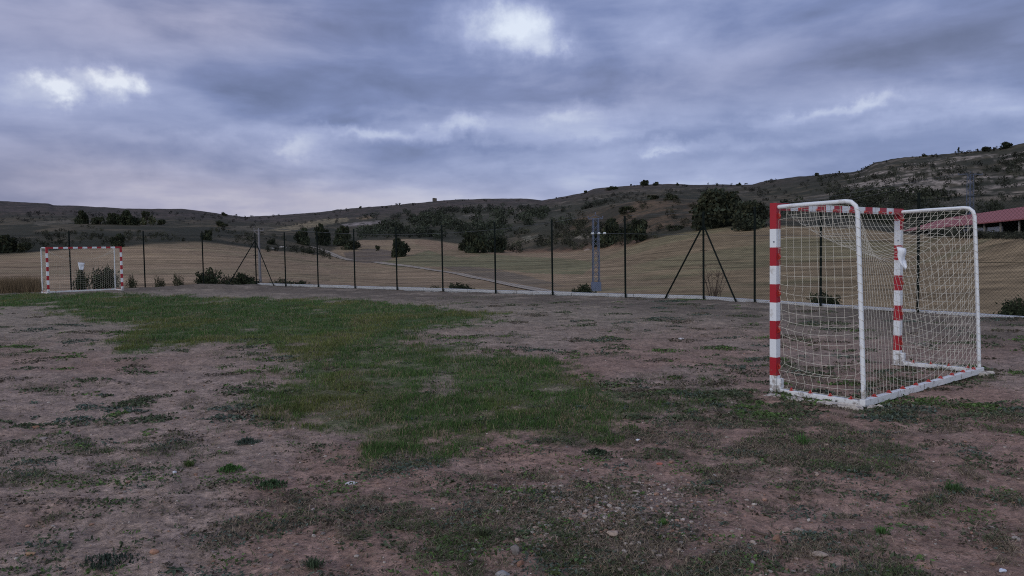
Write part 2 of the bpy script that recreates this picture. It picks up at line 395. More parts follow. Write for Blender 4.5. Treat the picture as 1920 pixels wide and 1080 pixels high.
gz = plot_base(gx, gy) + lumps(gx, gy) + 0.012 * LW - np.clip(fence_dist(gx, gy) - 0.55, 0, None) * 0.55
red = sstep(.4, .65, fbm(gx * .5, gy * .35, 61, 3))[:, None]
far = sstep(8, 20, gy)[:, None]
dirt = np.array([.315, .232, .186]) * (1 - red) + np.array([.292, .188, .146]) * red
dirt = dirt * (1 - far) + np.array([.265, .212, .160]) * far
fine = fbm(gx * 9, gy * 9, 65, 3)[:, None]; dirt = dirt * (0.72 + 0.56 * fine)
dark = np.array([.115, .100, .078])
c = dirt * (1 - .55 * WD[:, None]) + dark * .55 * WD[:, None]
band = (sstep(5.5, 1.0, np.abs(fence_dist(gx, gy) + 1.5)) * sstep(.22, .48, fbm(gx * .9, gy * .9, 91, 4)))[:, None] * .85
c = c * (1 - band) + np.array([.125, .100, .076]) * band
gcol = np.array([.062, .098, .032]); kL = (LW * (.72 + .22 * sstep(9, 20, gy)))[:, None]; c = c * (1 - kL) + gcol * kL
c = c * (1 - .5 * GV[:, None]) + np.array([.25, .215, .19]) * .5 * GV[:, None]
na, nr = A.shape; idx = np.arange(na * nr).reshape(na, nr)
F = np.stack([idx[:-1, :-1], idx[1:, :-1], idx[1:, 1:], idx[:-1, 1:]], -1).reshape(-1, 4)[:, ::-1]
m, nt_, b_, nb_ = new_mat('bare_earth')
p = nb_.pos(); a = nb_.attr('tone').outputs['Color']
f1 = nb_.noise(p, 22, 5, .65); f2 = nb_.noise(p, 95, 4, .65); f3 = nb_.noise(p, 5, 5, .6)
k = nb_.math('MULTIPLY', nb_.math('MULTIPLY_ADD', f1, 1.9, .05), nb_.math('MULTIPLY_ADD', f2, 1.5, .25)); k = nb_.math('MULTIPLY', k, nb_.math('MULTIPLY_ADD', f3, 1.0, .5)); k = nb_.math('MULTIPLY', k, nb_.math('MULTIPLY_ADD', nb_.noise(p, 1.6, 5, .65), 1.0, .5))
cc = nb_.mix(1.0, a, k, 'MULTIPLY')
sp = nb_.noise(p, 58, 2, .5); cc = nb_.mix(nb_.maprange(sp, .66, .72, 0, .55), cc, (.36, .29, .25))
dk = nb_.noise(p, 30, 4, .7); cc = nb_.mix(nb_.maprange(dk, .57, .68, 0, .7), cc, (.07, .052, .042)); dk2 = nb_.noise(p, 9, 5, .7, .6); cc = nb_.mix(nb_.maprange(dk2, .57, .66, 0, .55), cc, (.085, .07, .052))
nt_.links.new(cc, b_.inputs['Base Color'])
hh = nb_.math('ADD', nb_.math('MULTIPLY', f1, 1.0), nb_.math('MULTIPLY', f2, .45)); nt_.links.new(nb_.bump(hh, .9, .03), b_.inputs['Normal'])
b_.inputs['Roughness'].default_value = .97; b_.inputs['Specular IOR Level'].default_value = .12
ground = mesh_np('ground', np.stack([gx, gy, gz], -1), F, m, cols=c, smooth=True)
tag(ground, 'reddish bare earth pitch with worn patches', 'ground', kind='structure')

# ------------------------------------------------------------------ terrain beyond the fence
TAB = {
 -300: [(100, 545), (170, 510), (230, 482), (380, 440), (460, 435), (800, 410), (1400, 380), (1800, 395)],
 0: [(100, 541), (170, 507), (230, 478), (380, 428), (480, 424), (800, 405), (1400, 377), (1800, 392)],
 150: [(100, 539), (170, 505), (230, 467), (380, 418), (480, 418), (800, 406), (1400, 385), (1800, 397)],
 300: [(100, 536), (170, 500), (230, 455), (380, 423), (480, 426), (800, 411), (1400, 391), (1800, 402)],
 400: [(100, 534), (170, 500), (240, 456), (380, 426), (480, 429), (800, 413), (1400, 398), (1800, 410)],
 480: [(100, 531), (170, 505), (260, 466), (400, 432), (500, 431), (800, 418), (1400, 406), (1800, 415)],
 560: [(100, 533), (170, 510), (280, 474), (400, 440), (520, 432), (800, 417), (1400, 401), (1800, 410)],
 620: [(110, 535), (190, 510), (300, 482), (400, 447), (520, 430), (800, 410), (1350, 396), (1800, 406)],
 700: [(110, 538), (180, 520), (280, 490), (420, 450), (520, 435), (800, 405), (1300, 387), (1700, 398)],
 780: [(110, 542), (180, 520), (300, 475), (420, 447), (520, 430), (800, 400), (1250, 381), (1700, 392)],
 870: [(110, 543), (180, 520), (280, 490), (400, 459), (500, 430), (750, 395), (1200, 374), (1600, 386)],
 960: [(110, 546), (170, 525), (250, 490), (350, 474), (450, 435), (700, 395), (1200, 373), (1600, 386)],
 1060: [(105, 550), (150, 525), (220, 495), (300, 474), (400, 420), (650, 387), (1100, 368), (1500, 380)],
 1150: [(100, 552), (140, 525), (200, 490), (270, 466), (380, 385), (620, 373), (1000, 351), (1400, 365)],
 1250: [(95, 554), (130, 525), (180, 480), (240, 442), (360, 373), (600, 366), (950, 345), (1300, 360)],
 1350: [(90, 558), (120, 525), (170, 475), (230, 426), (340, 384), (600, 367), (950, 346), (1300, 360)],
 1450: [(85, 562), (110, 530), (160, 475), (220, 423), (300, 411), (550, 370), (850, 336), (1200, 350)],
 1540: [(80, 569), (105, 530), (160, 470), (210, 424), (280, 410), (520, 358), (800, 327), (1200, 345)],
 1620: [(75, 574), (100, 530), (150, 475), (205, 428), (270, 414), (480, 352), (720, 316), (1100, 335)],
 1700: [(70, 580), (95, 530), (145, 480), (200, 440), (270, 428), (450, 347), (650, 294), (1000, 315)],
 1800: [(60, 585), (80, 540), (115, 490), (150, 442), (270, 436), (430, 342), (600, 286), (900, 305)],
 1920: [(52, 594), (68, 552), (90, 498), (108, 446), (270, 436), (420, 332), (580, 268), (900, 290)],
 2300: [(48, 612), (58, 565), (75, 505), (90, 445), (270, 430), (420, 310), (560, 240), (900, 270)]}
SKYL = [(-300, 380), (0, 377), (60, 380), (96, 381), (104, 384), (150, 386), (240, 391), (350, 392), (380, 396), (420, 402), (462, 407), (520, 404), (600, 398), (660, 391), (740, 384),
        (800, 379), (846, 375), (920, 372), (1000, 373), (1018, 376), (1060, 368), (1098, 361), (1116, 353), (1180, 348), (1250, 345), (1330, 346), (1410, 346),
        (1440, 338), (1500, 331), (1600, 323), (1616, 318), (1640, 304), (1680, 296), (1760, 290), (1820, 284), (1870, 278), (1920, 268), (2300, 240)]
tx = np.array(sorted(TAB)); NK = 8
colsx = np.linspace(-750, 2670, 1250)
TAZ = np.array([math.atan2(ray(x, hz(x))[0], ray(x, hz(x))[1]) for x in colsx])
KR = np.stack([np.interp(colsx, tx, [TAB[x][k][0] for x in tx]) for k in range(NK)], 1)
KY = np.stack([np.interp(colsx, tx, [TAB[x][k][1] for x in tx]) for k in range(NK)], 1)
ker = np.exp(-np.linspace(-2, 2, 41) ** 2); ker /= ker.sum()
for k in range(NK):
    for arr in (KR, KY):
        q = np.pad(arr[:, k], 20, mode='edge'); arr[:, k] = np.convolve(q, ker, 'valid')
sk = np.interp(colsx, [s[0] for s in SKYL], [s[1] for s in SKYL])
KY[:, 6] = sk
KZ = np.zeros_like(KY)
for i, x in enumerate(colsx):
    for k in range(NK):
        dd = ray(x, KY[i, k]); KZ[i, k] = EYE + dd[2] / math.hypot(dd[0], dd[1]) * KR[i, k]
NR = 330
TR = np.exp(np.linspace(math.log(18), math.log(2600), NR))
TZ = np.zeros((len(TAZ), NR)); TK = np.zeros_like(TZ)
for i in range(len(TAZ)):
    rr = np.concatenate([[10, 45 if KR[i, 0] > 80 else 32], KR[i], [3000]]); zz = np.concatenate([[-1.6, -2.6], KZ[i], [KZ[i, -1] - 60]])
    TZ[i] = np.interp(TR, rr, zz); TK[i] = np.interp(TR, rr, np.arange(len(rr)) - 1.0)
# soften the profile slightly along the distance, keep the skyline
q = np.pad(TZ, ((0, 0), (3, 3)), mode='edge'); TZs = sum(q[:, 3 + o:3 + o + NR] for o in (-3, -2, -1, 0, 1, 2, 3)) / 7
keep = np.exp(-((TK - 7) / 0.25) ** 2); TZ = TZs * (1 - keep) + TZ * keep
TX = np.sin(TAZ)[:, None] * TR[None, :]; TY = np.cos(TAZ)[:, None] * TR[None, :]
amp = 0.010 * np.clip(TR - 230, 0, 900)[None, :] * (1 - 0.75 * keep)
lump = (fbm(TX / 38, TY / 38, 101, 4) - .5) + .5 * (fbm(TX / 11, TY / 11, 105, 3) - .5)
TZ = TZ + np.minimum(amp, 5.0) * lump * np.clip((TK - 3.6) / 0.6, 0.04, 1)
def tz_at(x, y):
    a = math.atan2(x, y); r = math.hypot(x, y)
    fi = np.interp(a, TAZ, np.arange(len(TAZ))); fr = np.interp(math.log(r), np.log(TR), np.arange(NR))
    i = min(int(fi), len(TAZ) - 2); j = min(int(fr), NR - 2); u = fi - i; v = fr - j
    return (TZ[i, j] * (1 - u) + TZ[i + 1, j] * u) * (1 - v) + (TZ[i, j + 1] * (1 - u) + TZ[i + 1, j + 1] * u) * v
def hit(px, py, rmin=50):
    d = ray(px, py); a = math.atan2(d[0], d[1]); s = d[2] / math.hypot(d[0], d[1])
    i = int(np.clip(np.interp(a, TAZ, np.arange(len(TAZ))), 0, len(TAZ) - 1))
    diff = TZ[i] - (EYE + s * TR)
    ok = np.where((diff >= 0) & (TR >= rmin))[0]
    if len(ok) == 0:
        m_ = (TR >= max(rmin, 100)); j = int(np.argmax(np.where(m_, diff, -1e9))); r = TR[j]
    else:
        j = ok[0]
        if j > 0 and TR[j - 1] >= rmin * .8 and diff[j - 1] < 0:
            t = diff[j - 1] / (diff[j - 1] - diff[j]); r = TR[j - 1] + t * (TR[j] - TR[j - 1])
        else: r = TR[j]
    x, y = r * math.sin(a), r * math.cos(a)
    return np.array([x, y, tz_at(x, y)])
tP = np.stack([TX, TY, TZ], -1).reshape(-1, 3)
tpx, tpy = project(tP); tk = TK.ravel(); trr = np.broadcast_to(TR[None, :], TX.shape).ravel()
bigN = fbm(tP[:, 0] / 60, tP[:, 1] / 60, 111, 4); midN = fbm(tP[:, 0] / 16, tP[:, 1] / 16, 115, 4); strN = fbm(tpx / 90, tP[:, 2] / 3.2, 117, 4)
def L3(c): return np.array(c)[None, :]
def mixc(a, b, f): return a * (1 - f[:, None]) + b * f[:, None]
# crest of the cultivated fields as a key value per column
fk = np.interp(colsx, [-300, 500, 600, 680, 780, 880, 1000, 1200, 1330, 2300], [3, 3, 3, 4, 4.0, 4.0, 4.0, 4.0, 4.0, 4.0])
fk = np.repeat(fk, NR)
field = L3((.315, .228, .150)) * (0.82 + .36 * bigN[:, None])
rightish = sstep(1000, 1300, tpx); field = mixc(field, L3((.235, .178, .105)) * (0.75 + .5 * midN[:, None]), rightish * .75)
field = field * np.array([[.90, .89, .87]]); greenF = sstep(.5, .62, fbm(tP[:, 0] / 45, tP[:, 1] / 22, 121, 3)); field = mixc(field, L3((.185, .172, .092)), greenF * (.25 + .3 * rightish))
scrub = mixc(L3((.066, .062, .043)) + 0 * tP, L3((.135, .110, .075)), sstep(.42, .62, strN * .6 + midN * .4))
scrub = mixc(scrub, L3((.040, .042, .030)), sstep(.5, .62, fbm(tP[:, 0] / 24, tP[:, 1] / 24, 131, 4)) * .8)
farc = mixc(L3((.120, .092, .084)) + 0 * tP, L3((.070, .062, .058)), sstep(.45, .6, midN)); scrub = mixc(scrub, farc, sstep(560, 1000, trr) * .85) * .88  # purple-brown far slopes; slight distance haze put into their colour
cov = mixc(field, scrub, sstep(-.06, .06, tk - fk - 0.15 * (midN - .5)))
brown = sstep(1030, 1090, tpx) * sstep(1460, 1380, tpx) * sstep(4.05, 4.2, tk) * sstep(5.25, 5.0, tk)
cov = mixc(cov, mixc(L3((.140, .095, .060)) + 0 * tP, L3((.05, .042, .03)), sstep(.48, .62, midN)), brown * .85)
soil = np.exp(-((tk - fk - .03) / .10) ** 2) * sstep(930, 960, tpx) * sstep(1240, 1180, tpx); cov = mixc(cov, L3((.22, .115, .075)), soil * .5)
def cover_poly(poly, c, f=1.0, kmin=0, kmax=9, j=6):
    global cov
    jx = tpx + j * 2 * (midN - .5); jy = tpy + j * .6 * (bigN - .5)
    msk = in_poly(jx, jy, poly) & (tk >= kmin) & (tk <= kmax)
    cov = mixc(cov, L3(c) * (.85 + .3 * midN[:, None]), msk * f)
cover_poly([(645, 474), (690, 466), (735, 470), (740, 482), (728, 490), (690, 493), (650, 488)], (.135, .108, .090), .85, 2, 4.2)
cover_poly([(705, 492), (760, 482), (800, 470), (870, 468), (905, 474), (960, 480), (1060, 484), (1120, 492), (1090, 515), (1000, 512), (900, 500), (800, 500), (740, 502)], (.160, .158, .085), .75, 1, 4.2)
cover_poly([(770, 452), (800, 450), (850, 462), (905, 480), (870, 483), (830, 478), (790, 462)], (.28, .18, .12), .5, 2, 4.2)
cover_poly([(830, 500), (880, 499), (940, 506), (1000, 520), (1060, 536), (1000, 536), (930, 524), (860, 511)], (.155, .128, .098), .8, 0, 3.5)
cover_poly([(500, 432), (548, 421), (600, 412), (650, 408), (655, 414), (600, 424), (545, 433)], (.25, .20, .125), .9, 4, 9)
cover_poly([(668, 409), (700, 404), (702, 410), (676, 413)], (.25, .18, .11), .8, 4, 9)
cover_poly([(640, 421), (672, 416), (712, 414), (716, 418), (690, 421), (648, 425)], (.33, .28, .26), .8, 4, 9, 3)
cover_poly([(432, 424), (500, 422), (520, 430), (470, 436), (432, 430)], (.15, .125, .09), .6, 4, 9)
cover_poly([(60, 416), (130, 412), (140, 418), (70, 424)], (.2, .17, .13), .5, 4, 9)
cover_poly([(980, 446), (1010, 440), (1000, 448), (985, 452)], (.22, .2, .15), .8, 4, 9, 3)
cover_poly([(1072, 440), (1105, 437), (1108, 446), (1080, 448)], (.24, .21, .16), .8, 4, 9, 3)
cover_poly([(868, 402), (896, 398), (900, 404), (872, 408)], (.26, .23, .18), .7, 4, 9, 3)
cover_poly([(842, 412), (862, 408), (866, 415), (846, 418)], (.24, .21, .17), .6, 4, 9, 3)
cover_poly([(1420, 402), (1460, 405), (1520, 413), (1500, 417), (1450, 412)], (.16, .12, .08), .7, 4, 9, 3)
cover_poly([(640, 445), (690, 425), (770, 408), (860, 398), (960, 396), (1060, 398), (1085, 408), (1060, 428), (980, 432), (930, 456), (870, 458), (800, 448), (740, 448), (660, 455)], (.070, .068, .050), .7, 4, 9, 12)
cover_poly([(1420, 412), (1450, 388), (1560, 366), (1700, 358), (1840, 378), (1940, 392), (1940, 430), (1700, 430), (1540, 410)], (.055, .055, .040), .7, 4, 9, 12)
out = sstep(.50, .60, strN * .35 + .2 * fbm(tP[:, 0] / 20, tP[:, 2] / 9, 143, 3) + fbm(tP[:, 0] / 7, tP[:, 2] / 2.6, 141, 5, .6) * .45) * sstep(1520, 1620, tpx) * sstep(5.35, 5.9, tk) * sstep(7.0, 6.7, tk)
cov = mixc(cov, L3((.36, .30, .25)), out * .9)
out2 = sstep(.60, .68, strN * .5 + midN * .5) * sstep(5.2, 5.6, tk) * sstep(6.98, 6.8, tk) * sstep(700, 900, tpx); cov = mixc(cov, L3((.20, .17, .14)), out2 * .5)
na, nr = TX.shape; idx = np.arange(na * nr).reshape(na, nr)
F = np.stack([idx[:-1, :-1], idx[1:, :-1], idx[1:, 1:], idx[:-1, 1:]], -1).reshape(-1, 4)[:, ::-1]
# furrow coordinate: along the slope of the fields, bending with the ground
tilt = np.where(tpx < 620, .10, -.22)
fur = tP[:, 2] * 3.0 + tilt * tP[:, 0] * .35 + trr * .22 + 5 * (bigN - .5)
# coarse ring round the rest of the horizon, behind the camera
m, nt_, b_, nb_ = new_mat('fields_and_hills')
p = nb_.pos(); a = nb_.attr('tone').outputs['Color']; fu = nb_.attr('furrow').outputs['Fac']; fm = nb_.attr('field').outputs['Fac']
cx = N(nt_, 'ShaderNodeCombineXYZ'); nt_.links.new(fu, cx.inputs[0])
s1 = nb_.noise(cx.outputs[0], .42, 3, .6); px_ = N(nt_, 'ShaderNodeVectorMath', operation='MULTIPLY'); nt_.links.new(p, px_.inputs[0]); px_.inputs[1].default_value = (.06, .06, .03)
cx2 = N(nt_, 'ShaderNodeVectorMath', operation='ADD'); nt_.links.new(cx.outputs[0], cx2.inputs[0]); nt_.links.new(px_.outputs[0], cx2.inputs[1])
s2 = nb_.noise(cx2.outputs[0], 1.1, 3, .6)
st = nb_.math('ADD', nb_.math('MULTIPLY', s1, .5), nb_.math('MULTIPLY', s2, .5)); st = nb_.maprange(st, .36, .64, .45, 1.55)
stm = nb_.mix(nb_.math('MULTIPLY', fm, nb_.maprange(nb_.noise(p, .03, 4, .6), .36, .58, .5, 1.0)), (1, 1, 1), st)
f1 = nb_.noise(p, .35, 6, .62); f2 = nb_.noise(p, 1.6, 6, .7)
k = nb_.math('MULTIPLY', nb_.math('MULTIPLY_ADD', f1, 1.3, .35), nb_.math('MULTIPLY_ADD', f2, 1.3, .35))
cc = nb_.mix(1.0, nb_.mix(1.0, a, k, 'MULTIPLY'), stm, 'MULTIPLY')
gold = nb_.maprange(nb_.noise(cx2.outputs[0], .8, 4, .6), .53, .62, 0, .5); cc = nb_.mix(nb_.math('MULTIPLY', gold, fm), cc, (.33, .24, .14))
wild = nb_.math('SUBTRACT', 1.0, fm); d1 = nb_.maprange(nb_.noise(p, .13, 6, .72), .50, .58, 0, .75); d2 = nb_.maprange(nb_.noise(p, .5, 4, .65), .53, .62, 0, .6)
cc = nb_.mix(nb_.math('MULTIPLY', d1, wild), cc, (.046, .046, .034)); cc = nb_.mix(nb_.math('MULTIPLY', d2, wild), cc, (.05, .044, .034))
nt_.links.new(cc, b_.inputs['Base Color']); nt_.links.new(nb_.bump(f2, .5, .4), b_.inputs['Normal'])
b_.inputs['Roughness'].default_value = 1.0; b_.inputs['Specular IOR Level'].default_value = .05
fieldm = 1 - sstep(-.06, .06, tk - fk)
ter = mesh_np('hills', tP, F, m, cols=cov, smooth=True, attrs={'furrow': fur, 'field': fieldm})
tag(ter, 'stubble fields rising to scrubby hills', 'hills', kind='structure')
ba = np.radians(np.linspace(45, 315, 60)); br = np.array([1.8, 6, 20, 60, 200, 600, 2600])
BA, BR = np.meshgrid(ba, br, indexing='ij'); bz = np.where(BR < 50, -.06, -2.0)
idx = np.arange(BA.size).reshape(BA.shape); F = np.stack([idx[:-1, :-1], idx[1:, :-1], idx[1:, 1:], idx[:-1, 1:]], -1).reshape(-1, 4)[:, ::-1]
bP = np.stack([BR * np.sin(BA), BR * np.cos(BA), bz], -1).reshape(-1, 3)
nz = len(bP); bP = np.concatenate([bP, [[0, 0, -.06]], np.stack([2.4 * np.sin(np.linspace(-.9, .9, 9)), 2.4 * np.cos(np.linspace(-.9, .9, 9)), np.full(9, -.06)], -1)])
tri = [[nz, nz + 2 + i, nz + 1 + i] for i in range(8)]
back_ = mesh_np('land', bP, [np.array(tri), F], bpy.data.materials['bare_earth'], cols=np.tile([.16, .11, .095], (len(bP), 1)))
tag(back_, 'bare earth continuing behind the viewpoint', 'land', kind='structure')

# ------------------------------------------------------------------ dirt track
m, nt_, b_, nb_ = new_mat('dirt_track')
ac = nb_.attr('across').outputs['Fac']; nn = nb_.noise(nb_.pos(), .8, 5, .6)
rut = nb_.ramp(nb_.math('ADD', ac, nb_.math('MULTIPLY_ADD', nn, .25, -.125)), [(0, 0.0), (.18, 1.0), (.36, 1.0), (.5, .1), (.64, 1.0), (.82, 1.0), (1, 0.0)])
cc = nb_.mix(rut, (.15, .125, .09), (.36, .30, .235)); cc = nb_.mix(1.0, cc, nb_.math('MULTIPLY_ADD', nn, .7, .65), 'MULTIPLY'); nt_.links.new(cc, b_.inputs['Base Color'])
def track(pts, w, rmin):
    P = [hit(px, py, rmin) for px, py in pts]; P = np.array(P); Q = []
    for i in range(len(P) - 1):
        for t in np.linspace(0, 1, 14, endpoint=False): Q.append(P[i] * (1 - t) + P[i + 1] * t)
    Q = np.array(Q + [P[-1]]); ks = np.ones(9) / 9
    for c_ in (0, 1): Q[4:-4, c_] = np.convolve(Q[:, c_], ks, 'valid')
    V = []; acr = []
    for i in range(len(Q)):
        dd = Q[min(i + 1, len(Q) - 1)] - Q[max(i - 1, 0)]; dd[2] = 0; dd /= np.linalg.norm(dd); nx = np.array([dd[1], -dd[0], 0])
        for s in (-1, -.5, 0, .5, 1):
            v = Q[i] + nx * w * s; v[2] = tz_at(v[0], v[1]) + .12; V.append(v); acr.append((s + 1) / 2)
    F = [[i * 5 + k, i * 5 + k + 1, (i + 1) * 5 + k + 1, (i + 1) * 5 + k] for i in range(len(Q) - 1) for k in range(4)]
    return np.array(V), np.array(F), np.array(acr)
V1, F1, a1 = track([(583, 462), (602, 467), (620, 475), (640, 484), (662, 489)], 2.0, 200)
V2, F2, a2 = track([(700, 491), (740, 497), (800, 505), (860, 513), (915, 525), (970, 537), (1030, 548), (1065, 552)], 1.5, 95)
road = mesh_np('track', np.concatenate([V1, V2]), np.concatenate([F1, F2 + len(V1)]), m, attrs={'across': np.concatenate([a1, a2])}, smooth=True)
tag(road, 'pale rutted dirt track crossing the stubble fields', 'track', kind='structure')

# ------------------------------------------------------------------ goals
P1 = gp(1453, 738); P2 = gp(1683, 685); print('goal width', np.linalg.norm(P1 - P2))
GW, GD, GH = float(np.linalg.norm((P1 - P2)[:2])), 1.0, 2.08      # post centre to post centre, depth, height
PS = 0.08
def arm_path():
    pts = [(0.03, 2.035), (0.35, 2.045), (0.70, 2.05)]
    cx_, cz_, r = 0.80, 1.94, 0.115
    for a in np.linspace(80, 5, 7): pts.append((cx_ + r * math.cos(math.radians(a)), cz_ + r * math.sin(math.radians(a))))
    pts += [(0.935, 1.5), (0.955, 1.0), (0.975, 0.5), (0.99, 0.05)]
    return np.array(pts)
ARM = arm_path()
def along(path, n):
    seg = np.linalg.norm(np.diff(path, axis=0), axis=1); s = np.concatenate([[0], np.cumsum(seg)])
    t = np.linspace(0, s[-1], n); return np.stack([np.interp(t, s, path[:, k]) for k in range(path.shape[1])], 1)
def relax(P, pin, ru, rv, iters=260, g=-0.0006, wind=(0, 0)):
    P = P.copy(); prev = P.copy(); w = (~pin).astype(float)[..., None]
    def sat(a, b, wa, wb, rest):
        dd = b - a; l = np.linalg.norm(dd, axis=-1, keepdims=True) + 1e-9
        c_ = np.where(l > rest, (l - rest) / l, 0) * dd; ws = wa + wb + 1e-9
        return a + c_ * wa / ws, b - c_ * wb / ws
    for it in range(iters):
        v = (P - prev) * .93; prev = P.copy(); P = P + (v + np.array([wind[0], wind[1], g])) * w
        for _ in range(10):
            for o in (0, 1):
                P[:, o:-1:2], P[:, o + 1::2] = sat(P[:, o:-1:2], P[:, o + 1::2][:, :P[:, o:-1:2].shape[1]], w[:, o:-1:2], w[:, o + 1::2], ru)
                P[o:-1:2], P[o + 1::2] = sat(P[o:-1:2], P[o + 1::2], w[o:-1:2], w[o + 1::2], rv)
    return P
def grid_segs(P):
    a = np.stack([P[:, :-1], P[:, 1:]], 2).reshape(-1, 2, 3); b = np.stack([P[:-1], P[1:]], 2).reshape(-1, 2, 3)
    return np.concatenate([a, b])
CORD = 0.00165
# roof and back net: one sheet from the crossbar over the arms down to the ground bar
nu, nv = 31, 31
prof = along(ARM, nv); P0 = np.zeros((nv, nu, 3)); pin = np.zeros((nv, nu), bool)
for i in range(nu):
    u = i / (nu - 1)
    for j in range(nv):
        P0[j, i] = (0.05 + u * (GW - 0.10), prof[j, 0], prof[j, 1] - 0.2 * math.sin(PI * u) * math.sin(PI * j / (nv - 1)))
P0[0, :, 1] = 0.045; P0[0, :, 2] = 2.02
pin[:, 0] = pin[:, -1] = True; pin[0, :] = True; pin[-1, ::2] = True; pin[-1, -1] = True
P0[-1, :, 2] = 0.075
jit = RNG.normal(0, .004, P0.shape); P0[1:-1, 1:-1] += jit[1:-1, 1:-1]
NETP = relax(P0, pin, 0.1015 * 1.035, 0.0985, 300, wind=(0, -0.00008))
def side_net(x0):
    nu2, nv2 = 11, 21
    P = np.zeros((nv2, nu2, 3)); pn = np.zeros((nv2, nu2), bool)
    up = np.array([q for q in ARM if q[1] < 2.0])
    for j in range(nv2):
        z = 0.07 + (1.99 - 0.07) * (1 - j / (nv2 - 1))
        yb = np.interp(z, up[::-1, 1], up[::-1, 0])
        for i in range(nu2):
            P[j, i] = (x0, 0.06 + (yb - 0.06) * i / (nu2 - 1), z)
    P[0, :, 2] = 2.015; P[0, -1] = (x0, ARM[6, 0], ARM[6, 1])
    pn[:, -1] = True; pn[0, :] = True; pn[-1, ::3] = True; pn[-1, -1] = True
    for zh in (1.94, 1.50, 1.10, 0.70, 0.30, 0.07):
        j = int(round((1.99 - zh) / (1.92) * (nv2 - 1))); pn[j, 0] = True; P[j, 0, 1] = 0.045
    P[1:-1, 1:-1] += np.random.default_rng(int(x0 * 10) + 3).normal(0, .006, P[1:-1, 1:-1].shape); return relax(P, pn, 0.0905 * .985, 0.0965 * 1.075, 200, g=-.0006)
SN1 = side_net(0.0); SN2 = side_net(GW)

def stripe_bar(mb, axis, L, first, bounds):
    pass
def build_goal(label):
    g = thing('goal', label, 'goal')
    # square posts, stripes from the top down: 28 cm red corner then 20 cm bands
    zs = [GH, GH - .28] + [GH - .28 - .2 * k for k in range(1, 9)] + [0.0]
    for x in (0.0, GW):
        mb = MB()
        for k in range(len(zs) - 1):
            mb.box((x, 0, (zs[k] + zs[k + 1]) / 2), (PS, PS, zs[k] - zs[k + 1]), m=0 if k % 2 == 0 else 1)
        po = mb.build('post', [M_RED, M_WHITE], g)
        hk = None
        for zh in (1.94, 1.50, 1.10, 0.70, 0.30):
            h = MB(); h.tube([(x, .040, zh + .022), (x, .058, zh + .012), (x, .064, zh - .004), (x, .056, zh - .018), (x, .044, zh - .024)], .0085, 6)
            h.box((x, .044, zh), (.030, .008, .07)); h.build('hook', M_HOOK, po, smooth=False)
        fb = MB(); fb.box((x, .066, .085), (.06, .05, .17)); fb.box((x, .03, .008), (.13, .17, .014)); fb.build('foot_bracket', M_WHITE, po, bevel=.004)
        
        for sg in (-1, 1):
            bo = MB(); bo.tube([(x + sg * .041, .012, 1.66), (x + sg * .047, .012, 1.66)], .008, 8); bo.build('bolt', M_GALV, po)
    xs = [PS / 2, 0.24] + [0.24 + (GW - .48) / 13 * k for k in range(1, 13)] + [GW - 0.24, GW - PS / 2]
    mb = MB()
    for k in range(len(xs) - 1):
        mb.box(((xs[k] + xs[k + 1]) / 2, 0, GH - PS / 2), (xs[k + 1] - xs[k], PS - .003, PS - .002), m=0 if k % 2 == 0 else 1)
    cb = mb.build('crossbar', [M_RED, M_WHITE], g)
    for k in range(7):
        x = 0.24 + (GW - .48) / 13 * (2 * k + .0) + .1 * (k == 0); h = MB()
        h.tube([(x - .02, .040, 2.03), (x - .012, .058, 2.026), (x + .004, .064, 2.022), (x + .018, .056, 2.02), (x + .024, .042, 2.02)], .0085, 6)
        h.box((x, .044, 2.02), (.07, .008, .03)); h.build('hook', M_HOOK, cb)
    for x in (0.0, GW):
        mb = MB(); mb.tube([(x, y, z) for y, z in along(ARM, 46)], .0225, 12); mb.build('side_arm', M_WTUBE, g, smooth=True)
        mb = MB(); mb.bar((x, .055, .032), (x, GD - .031, .032), .055, .05); b = mb.build('ground_bar', M_BASE, g, bevel=.004)
        for y in (.2, .42, .64, .86):
            h = MB(); h.tube([(x - .014, y, .056), (x - .012, y, .072), (x, y, .080), (x + .012, y, .072), (x + .016, y, .06)], .009, 6); h.box((x, y, .059), (.05, .035, .008)); h.build('hook', M_HOOK, b)
    mb = MB(); mb.bar((-.05, GD, .04), (GW + .05, GD, .04), .06, .07); b = mb.build('ground_bar', M_BASE, g, bevel=.004)
    for k in range(9):
        x = .2 + k * (GW - .4) / 8; h = MB(); h.tube([(x, GD - .014, .073), (x, GD - .012, .088), (x, GD, .096), (x, GD + .012, .088), (x, GD + .016, .076)], .009, 6)
        h.box((x, GD, .077), (.035, .05, .008)); h.build('hook', M_HOOK, b)
    V, F = prisms(grid_segs(NETP), CORD); nt1 = mesh_np('net', V, F, M_CORD, g)
    for sn in (SN1, SN2):
        V, F = prisms(grid_segs(sn), CORD); mesh_np('side_net', V, F, M_CORD, g)
    # lacing round the uprights
    for x in (0.0, GW):
        lc = MB(); q = along(ARM[8:], 22); 
        pts = []
        for k in range(21 * 8):
            t = k / 8; i = int(t); f = t - i; y = q[i, 0] * (1 - f) + q[min(i + 1, 21), 0] * f; z = q[i, 1] * (1 - f) + q[min(i + 1, 21), 1] * f
            a = 2 * PI * t; pts.append((x + .0275 * math.cos(a), y + .0275 * math.sin(a), z))
        lc.tube(pts, .0022, 4); lc.build('lacing', M_CORD, g)
    return g
goal = build_goal('red and white striped goal at right with sagging cream net, close to the camera')
P1 = gp(1453, 738); P2 = gp(1683, 685)
mdir = (P1 - P2)[:2]; ang = math.atan2(mdir[1], mdir[0])
far_goal = copy_tree(goal)
goal.location = (P2[0], P2[1], 0.005); goal.rotation_euler = (0, 0, ang)
fg = at(91, 550, 34.2); far_goal.location = (fg[0], fg[1], 0.0); far_goal.rotation_euler = (0, 0, math.atan2(.70, .71))
